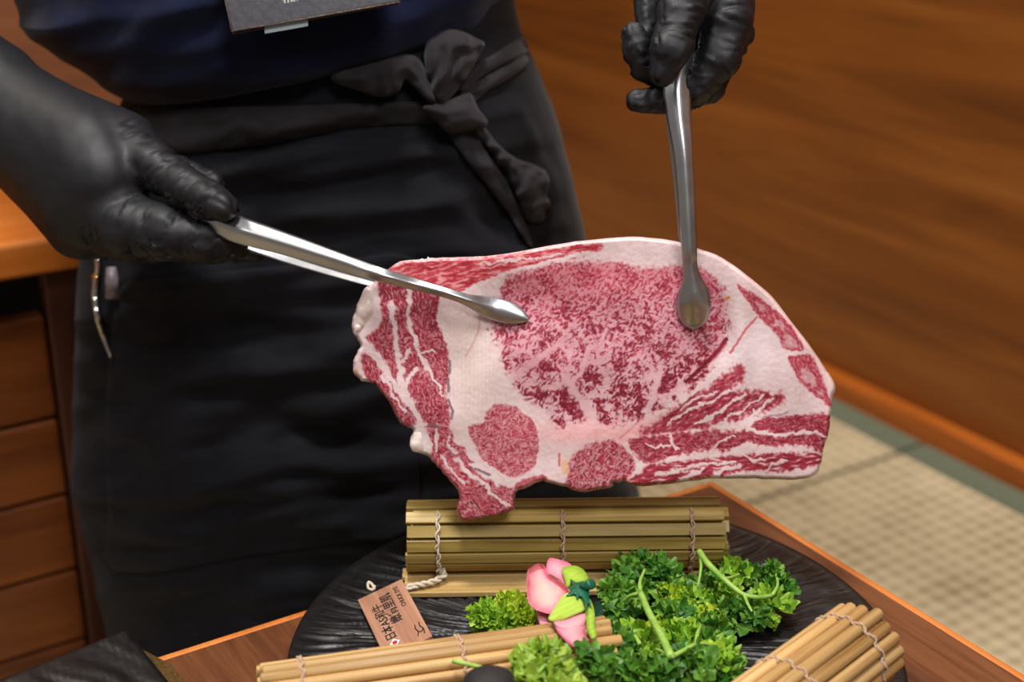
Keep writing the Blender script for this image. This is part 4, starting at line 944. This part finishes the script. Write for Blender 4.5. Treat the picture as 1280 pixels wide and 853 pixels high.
petal('petal', [(487, 180), (510, 145), (565, 120), (600, 145), (620, 190), (680, 230), (735, 270), (740, 310), (700, 370), (650, 430), (590, 425), (530, 400), (495, 360), (485, 290)], M_petal, .002, -.008, (.5, .0), PW, PK, edge_w=9, ez=-.004)
petal('petal', [(655, 490), (700, 470), (790, 440), (850, 425), (862, 480), (850, 560), (875, 600), (840, 628), (780, 648), (740, 620), (700, 580), (670, 540)], M_petal, .002, .006, (.3, .3), PP, PK, edge_w=5)
petal('petal', [(650, 485), (700, 475), (760, 455), (840, 430), (855, 470), (835, 520), (790, 545), (740, 545), (690, 535)], M_petal, -.002, .006, (.3, .3), (236, 178, 184), (228, 140, 158), edge_w=4)
LG, LD = (176, 206, 76), (146, 184, 58)
petal('sepal', [(700, 160), (730, 140), (790, 136), (840, 165), (868, 215), (850, 240), (800, 255), (765, 262), (735, 270), (715, 215)], M_sepal, -.003, .006, (.2, .2), LG, LD, vein=.02)
petal('sepal', [(617, 458), (640, 420), (670, 370), (720, 310), (790, 300), (840, 330), (848, 390), (840, 415), (790, 437), (720, 467), (660, 482), (630, 477)], M_sepal, -.006, .005, (.2, .2), LG, (190, 216, 104), vein=.025, edge_w=3)
petal('sepal', [(846, 400), (868, 340), (890, 370), (905, 430), (905, 500), (917, 570), (885, 592), (860, 540), (850, 470)], M_sepal, -.004, .004, (-.4, .1), LG, LD, vein=.04)
def star(name, pts, off): 
    v, f, *_ = slab_vf(cr(pts), 1.2, lambda X, Y, d: (ZC-.436)/(SP+(Y-426.5)/FPX*CP)+off-.003*(1-np.exp(-d/3)), .0016, 0); return part(name, v, f, M_calyx, ROSE)
star('calyx', [(748, 212), (790, 240), (828, 232), (860, 240), (872, 275), (868, 330), (888, 385), (862, 360), (858, 432), (838, 360), (815, 320), (792, 348), (786, 312), (722, 328), (752, 295), (738, 270), (775, 262)], -.012)
part('stem_stub', *tube_vf([P(*cr([(832, 275)])[0], RD-.015), P(*cr([(862, 258)])[0], RD-.019), P(*cr([(884, 248)])[0], RD-.022), P(*cr([(888, 246)])[0], RD-.0225)], [.0030, .0030, .0034, .0022], 10), M_calyx, ROSE)
# dark green plastic leaf divider between the rose and the parsley
dv_ = [onz(738, 800, PZ+.012), onz(800, 812, PZ+.012), onz(798, 768, PZ+.018), onz(742, 752, PZ+.018)]
g = np.array([[dv_[0]*(1-i/8)*(1-j/6)+dv_[1]*(i/8)*(1-j/6)+dv_[3]*(1-i/8)*(j/6)+dv_[2]*(i/8)*(j/6)+UP*.002*math.sin(i*.8) for i in range(9)] for j in range(7)])
single('plastic_leaf', *sheet_vf(g, np.broadcast_to(UP, g.shape), .001), mat('dark_green_plastic', (22, 62, 50), .35), 'flat dark green plastic leaf beside the pink rose', 'plastic leaf')
# ================= parsley =================
M_par = vcol('parsley_leaf', .42, .45, 700, .3, .0006, trans=.22); M_stem = two('parsley_stem', (120, 164, 62), (158, 194, 92), 120, .4, .2, spec=.45)
def leaflet(R, ruff, k, ph, curl, nth=29, nr=4, span=115):
    th = np.radians(np.linspace(-span, span, nth)); v = [(0, 0, 0)]
    for i in range(1, nr+1):
        r = i/nr; lob = 1+.16*np.cos(th*5+ph)*r+(.11*np.cos(th*12+ph) if i == nr else .03*np.cos(th*12+ph))
        z = ruff*R*r**2*np.sin(k*th+ph)+curl*R*r*r
        v += list(np.stack([R*r*lob*np.cos(th)*.9+.25*R*r, R*r*lob*np.sin(th), z], -1))
    f = [(0, j+1, j+2) for j in range(nth-1)]
    for i in range(nr-1): f += [(1+i*nth+j, 1+(i+1)*nth+j, 1+(i+1)*nth+j+1, 1+i*nth+j+1) for j in range(nth-1)]
    return np.array(v), f, np.concatenate([[0]]+[[i/nr]*nth for i in range(1, nr+1)])
def leaf(cen, rad, n, size, cols, par, up=.5, ruff=.5, flat=.75, seed=0):
    """one curly leaf: a tuft of ruffled leaflets around cen"""
    rg = np.random.default_rng(seed); vs, fs, cs = [], [], []; base = 0
    for i in range(n):
        d = rg.normal(size=3); d[2] = abs(d[2])*.9+.05 if rg.random() < .85 else d[2]; d /= np.linalg.norm(d); rr = rad*rg.uniform(.55, 1.0)
        pos = cen+d*rr*np.array([1, 1, flat]); nz = d*.75+UP*up+rg.normal(size=3)*.35; nz /= np.linalg.norm(nz)
        fx = d-nz*(d@nz)+rg.normal(size=3)*.5; fx -= nz*(fx@nz); fx /= np.linalg.norm(fx); fy = np.cross(nz, fx)
        R = size*rg.uniform(.7, 1.25); v, f, r = leaflet(R, ruff*rg.uniform(.7, 1.2), rg.integers(4, 8), rg.uniform(0, 6), rg.uniform(-.1, .5))
        w = pos+v[:, :1]*fx+v[:, 1:2]*fy+v[:, 2:]*nz-fx*R*.5; vs.append(w); fs += [tuple(np.array(q)+base) for q in f]; base += len(v)
        c0, c1 = np.array(cols[0]), np.array(cols[1]); t = rg.uniform(0, 1); c = c0*(1-t)+c1*t
        cs.append((c*(.86+.2*r[:, None])+rg.normal(size=(len(v), 1))*5)/255)
    v = np.vstack(vs); lo = v[:, 2].min()
    o = part('leaf', v, fs, M_par, par, fix=False); set_col(o, np.vstack(cs)); return o
def stem(pts, r0, r1, par, name='stem'):
    p = catmull([onz(x, y, PZ+z) for x, y, z in pts], 7); return part(name, *tube_vf(p, np.linspace(r0, r1, len(p)), 8), M_stem, par)
GY = ((146, 180, 34), (194, 210, 62)); GG = ((48, 102, 28), (116, 160, 54)); GB = ((100, 150, 30), (158, 194, 56)); GL = ((122, 158, 44), (168, 192, 76))
def sprig(label, loc): return thing('parsley_sprig', label, 'parsley', loc, 'curly parsley sprigs on the plate')
S1 = sprig('round bright yellow-green tuft of curly parsley left of the rose', onz(626, 790, PZ))
leaf(onz(610, 772, PZ+.014), .012, 60, .0052, GB, S1, seed=1); leaf(onz(640, 764, PZ+.019), .013, 75, .0050, GY, S1, seed=2); leaf(onz(628, 778, PZ+.016), .013, 60, .0050, GB, S1, seed=3); leaf(onz(655, 778, PZ+.016), .010, 45, .0048, GY, S1, seed=4)
S2 = sprig('broad pale green parsley leaf on the front bamboo roll', onz(675, 853, PZ+.04))
for i, (x, y, z, r, n, s) in enumerate([(665, 824, .056, .008, 13, .0080), (684, 818, .058, .008, 13, .0080), (660, 840, .056, .007, 11, .008), (690, 838, .056, .008, 11, .008), (672, 858, .054, .012, 14, .010), (700, 862, .052, .010, 12, .010)]): leaf(onz(x, y, PZ+z), r, n, s, GL, S2, 1.0, .34, .45, seed=20+i)
stem([(566, 827, .052), (590, 832, .053), (615, 838, .054), (650, 846, .055)], .0014, .0012, S2); stem([(668, 846, .060), (680, 834, .062), (690, 824, .064)], .0012, .0008, S2, 'stalk')
S3 = sprig('large green parsley sprig with a pale forked stem, centre front', onz(820, 830, PZ))
for i, (x, y, z, r, n, s, c) in enumerate([(795, 712, .024, .013, 26, .0078, GG), (822, 716, .024, .011, 22, .0074, GG), (772, 740, .022, .011, 20, .0078, GG), (776, 766, .020, .011, 20, .0078, GG), (836, 735, .020, .011, 20, .0074, GG), (800, 742, .016, .012, 20, .0078, GG),
   (768, 808, .034, .012, 28, .0082, GG), (790, 806, .024, .013, 28, .0080, GB), (745, 828, .050, .010, 24, .0082, GG), (782, 838, .030, .015, 34, .0085, GG), (824, 846, .030, .015, 34, .0085, GG), (862, 838, .028, .015, 34, .0085, GG), (890, 822, .024, .012, 26, .0080, GB), (880, 796, .024, .014, 32, .0080, GG), (856, 800, .024, .013, 26, .0080, GB), (904, 838, .018, .011, 22, .008, GG), (840, 775, .020, .012, 20, .0078, GG)]): leaf(onz(x, y, PZ+z), r, n, s, c, S3, .6, .40, .7, seed=40+i)
stem([(801, 742, .040), (810, 764, .043), (822, 786, .044), (832, 806, .044), (839, 822, .043)], .0022, .0028, S3)
for p in ([(801, 742, .040), (800, 728, .038), (806, 712, .036)], [(801, 742, .040), (788, 745, .036), (780, 752, .030)], [(839, 822, .043), (858, 812, .042), (872, 805, .040), (886, 806, .037), (895, 815, .032)], [(870, 806, .040), (872, 792, .040), (876, 782, .038)], [(839, 822, .043), (828, 815, .040), (820, 812, .036)], [(800, 806, .040), (794, 796, .040), (788, 786, .036)]): stem(p, .0016, .0009, S3, 'stalk')
S4 = sprig('yellowish curly parsley clump in the middle under the stems', onz(858, 770, PZ))
for i, (x, y, z, r, n, s) in enumerate([(842, 748, .016, .013, 60, .0046), (868, 756, .016, .013, 60, .0046), (886, 772, .014, .010, 40, .0046), (850, 772, .018, .012, 45, .0048), (828, 790, .016, .010, 30, .005)]): leaf(onz(x, y, PZ+z), r, n, s, GY if i % 2 == 0 else GB, S4, seed=70+i)
S5 = sprig('dark green parsley sprig with a bent stem at the right of the clump', onz(930, 770, PZ))
for i, (x, y, z, r, n, s) in enumerate([(920, 716, .014, .010, 18, .0080), (936, 722, .012, .008, 12, .0075), (886, 735, .012, .010, 16, .0085), (905, 745, .012, .010, 16, .0085), (968, 718, .020, .008, 18, .0062), (974, 738, .018, .010, 24, .0066), (962, 755, .014, .012, 28, .0068), (935, 768, .014, .013, 32, .0070), (908, 772, .014, .012, 26, .0074), (950, 772, .010, .010, 20, .007)]): leaf(onz(x, y, PZ+z), r, n, s, GG if i % 3 else GB, S5, .6, .40, .6, seed=80+i)
stem([(874, 690, .036), (884, 704, .036), (900, 720, .034), (916, 734, .031), (930, 744, .028), (948, 747, .026), (965, 745, .024)], .0024, .0014, S5)
for p in ([(876, 694, .036), (876, 712, .032), (872, 735, .024)], [(905, 724, .033), (915, 722, .030), (924, 718, .026)], [(965, 745, .024), (972, 732, .026), (970, 718, .026)], [(930, 744, .028), (935, 756, .026), (940, 765, .024)]): stem(p, .0014, .0008, S5, 'stalk')
th_ = [onz(x, y, PZ+z) for x, y, z in ((938, 726, .003), (944, 719, .004), (950, 713, .006), (953, 707, .009), (957, 706, .010), (960, 709, .007))]
single('white_thread', *tube_vf(catmull(th_, 5), .0008, 6), mat('white_thread', (190, 186, 184), .7), 'short bent white thread on the plate beside the parsley', 'thread')
# ================= small dark knob at the bottom edge =================
kc = onz(612, 858, .442); prof = [(.0, 0), (.012, 0), (.0125, .004), (.0105, .010), (.0105, kc[2]-PZ-.018), (.0145, kc[2]-PZ-.012), (.0165, kc[2]-PZ-.004), (.0145, kc[2]-PZ+.004), (.009, kc[2]-PZ+.008), (.001, kc[2]-PZ+.009)]
kp = kc
single('black_knob', *lathe_vf([(r, z) for r, z in prof], (kp[0], kp[1], PZ), 32), mat('black_lacquer', (22, 18, 20), .7), 'dark rounded knob peeking in at the bottom edge in front of the bamboo roll', 'knob')
# ================= card holder hanging on the shirt =================
M_hold = two('black_leatherette', (38, 38, 44), (54, 54, 60), 220, .55, .3); M_worn = two('worn_edge', (120, 96, 80), (52, 44, 42), 500, .7, .4); M_clear = mat('clear_plastic', (170, 190, 196), .2, spec=.6)
def hold(pts, d, th): 
    v = [P(x, y, d) for x, y in pts]+[P(x, y, d+th) for x, y in pts]; return v, [(3, 2, 1, 0), (4, 5, 6, 7), (0, 1, 5, 4), (1, 2, 6, 5), (2, 3, 7, 6), (3, 0, 4, 7)]
HD = thing('card_holder', 'worn black card holder hanging over the navy shirt at the top edge', 'card holder', P(390, 18, 1.0))
HDd = 1.012
bevel(part('cover', *hold([(281, 0), (290, 37), (499, 2), (474, -120), (256, -84)], HDd, .006) if False else hold([(262, -84), (290, 40), (500, 2), (474, -120)], HDd, .005), M_hold, HD, smooth=False), .0012)
bevel(part('cover_back', *hold([(263, -82), (291, 43.5), (501, 5), (476, -118)], HDd+.0055, .004), M_hold, HD, smooth=False), .001)
part('clear_insert', *hold([(330, 20), (331, 42), (385, 32.5), (384, 10)], HDd+.0047, .0009), M_clear, HD, smooth=False)
part('worn_edge', *tube_vf([P(289.5, 39, HDd), P(340, 30.4, HDd-.0002), P(420, 16.4, HDd), P(499, 2.4, HDd)], [.0006, .0004, .0007, .0005], 6), M_worn, HD)
part('worn_edge', *tube_vf([P(289.5, 39, HDd), P(285, 16, HDd), P(277, -18, HDd)], [.0006, .0003, .0003], 6), M_worn, HD)
hx = P(400, -40, HDd)-P(300, -23, HDd); hx /= np.linalg.norm(hx); hn = CAM-P(380, 0, HDd); hn = hn-hx*(hn@hx); hn /= np.linalg.norm(hn); hy = np.cross(hn, hx)
text_part('printed_word', 'the', .008, P(354, 1, HDd)+hn*.0002, hx, hy, mat('white_print', (210, 208, 204), .6), HD)
# ================= clip tool hooked in the apron pocket =================
M_chrome = mat('chrome', (205, 200, 196), .18, 1)
ad = lambda x, y: float(apron_depth(x, y)[0])-.008
CT = thing('clip_tool', 'curved chrome clip tool hooked in the apron pocket below the left glove', 'clip tool', P(128, 390, ad(128, 390)))
pt = [(122, 322), (123, 335), (120, 352), (119, 372), (122, 395), (129, 420), (139, 447)]
p = catmull([P(x, y, ad(x, y)) for x, y in pt], 8); part('blade', *tube_vf(p, np.interp(np.linspace(0, 1, len(p)), [0, .25, .3, .6, 1], [.0030, .0030, .0034, .0034, .0015]), 10), M_chrome, CT)
part('band', *tube_vf([P(113, 345, ad(119, 346)-.002), P(119, 346.5, ad(119, 346)-.004), P(126, 345, ad(119, 346)-.002)], .0013, 8), mat('gold_metal', (200, 160, 90), .25, 1), CT)
part('cap', *tube_vf([P(139, 334, ad(139, 340)), P(140, 350, ad(139, 350)), P(141, 372, ad(139, 365))], [.0040, .0055, .0062], 12), two('worn_cap', (110, 106, 116), (160, 146, 150), 300, .4), CT)
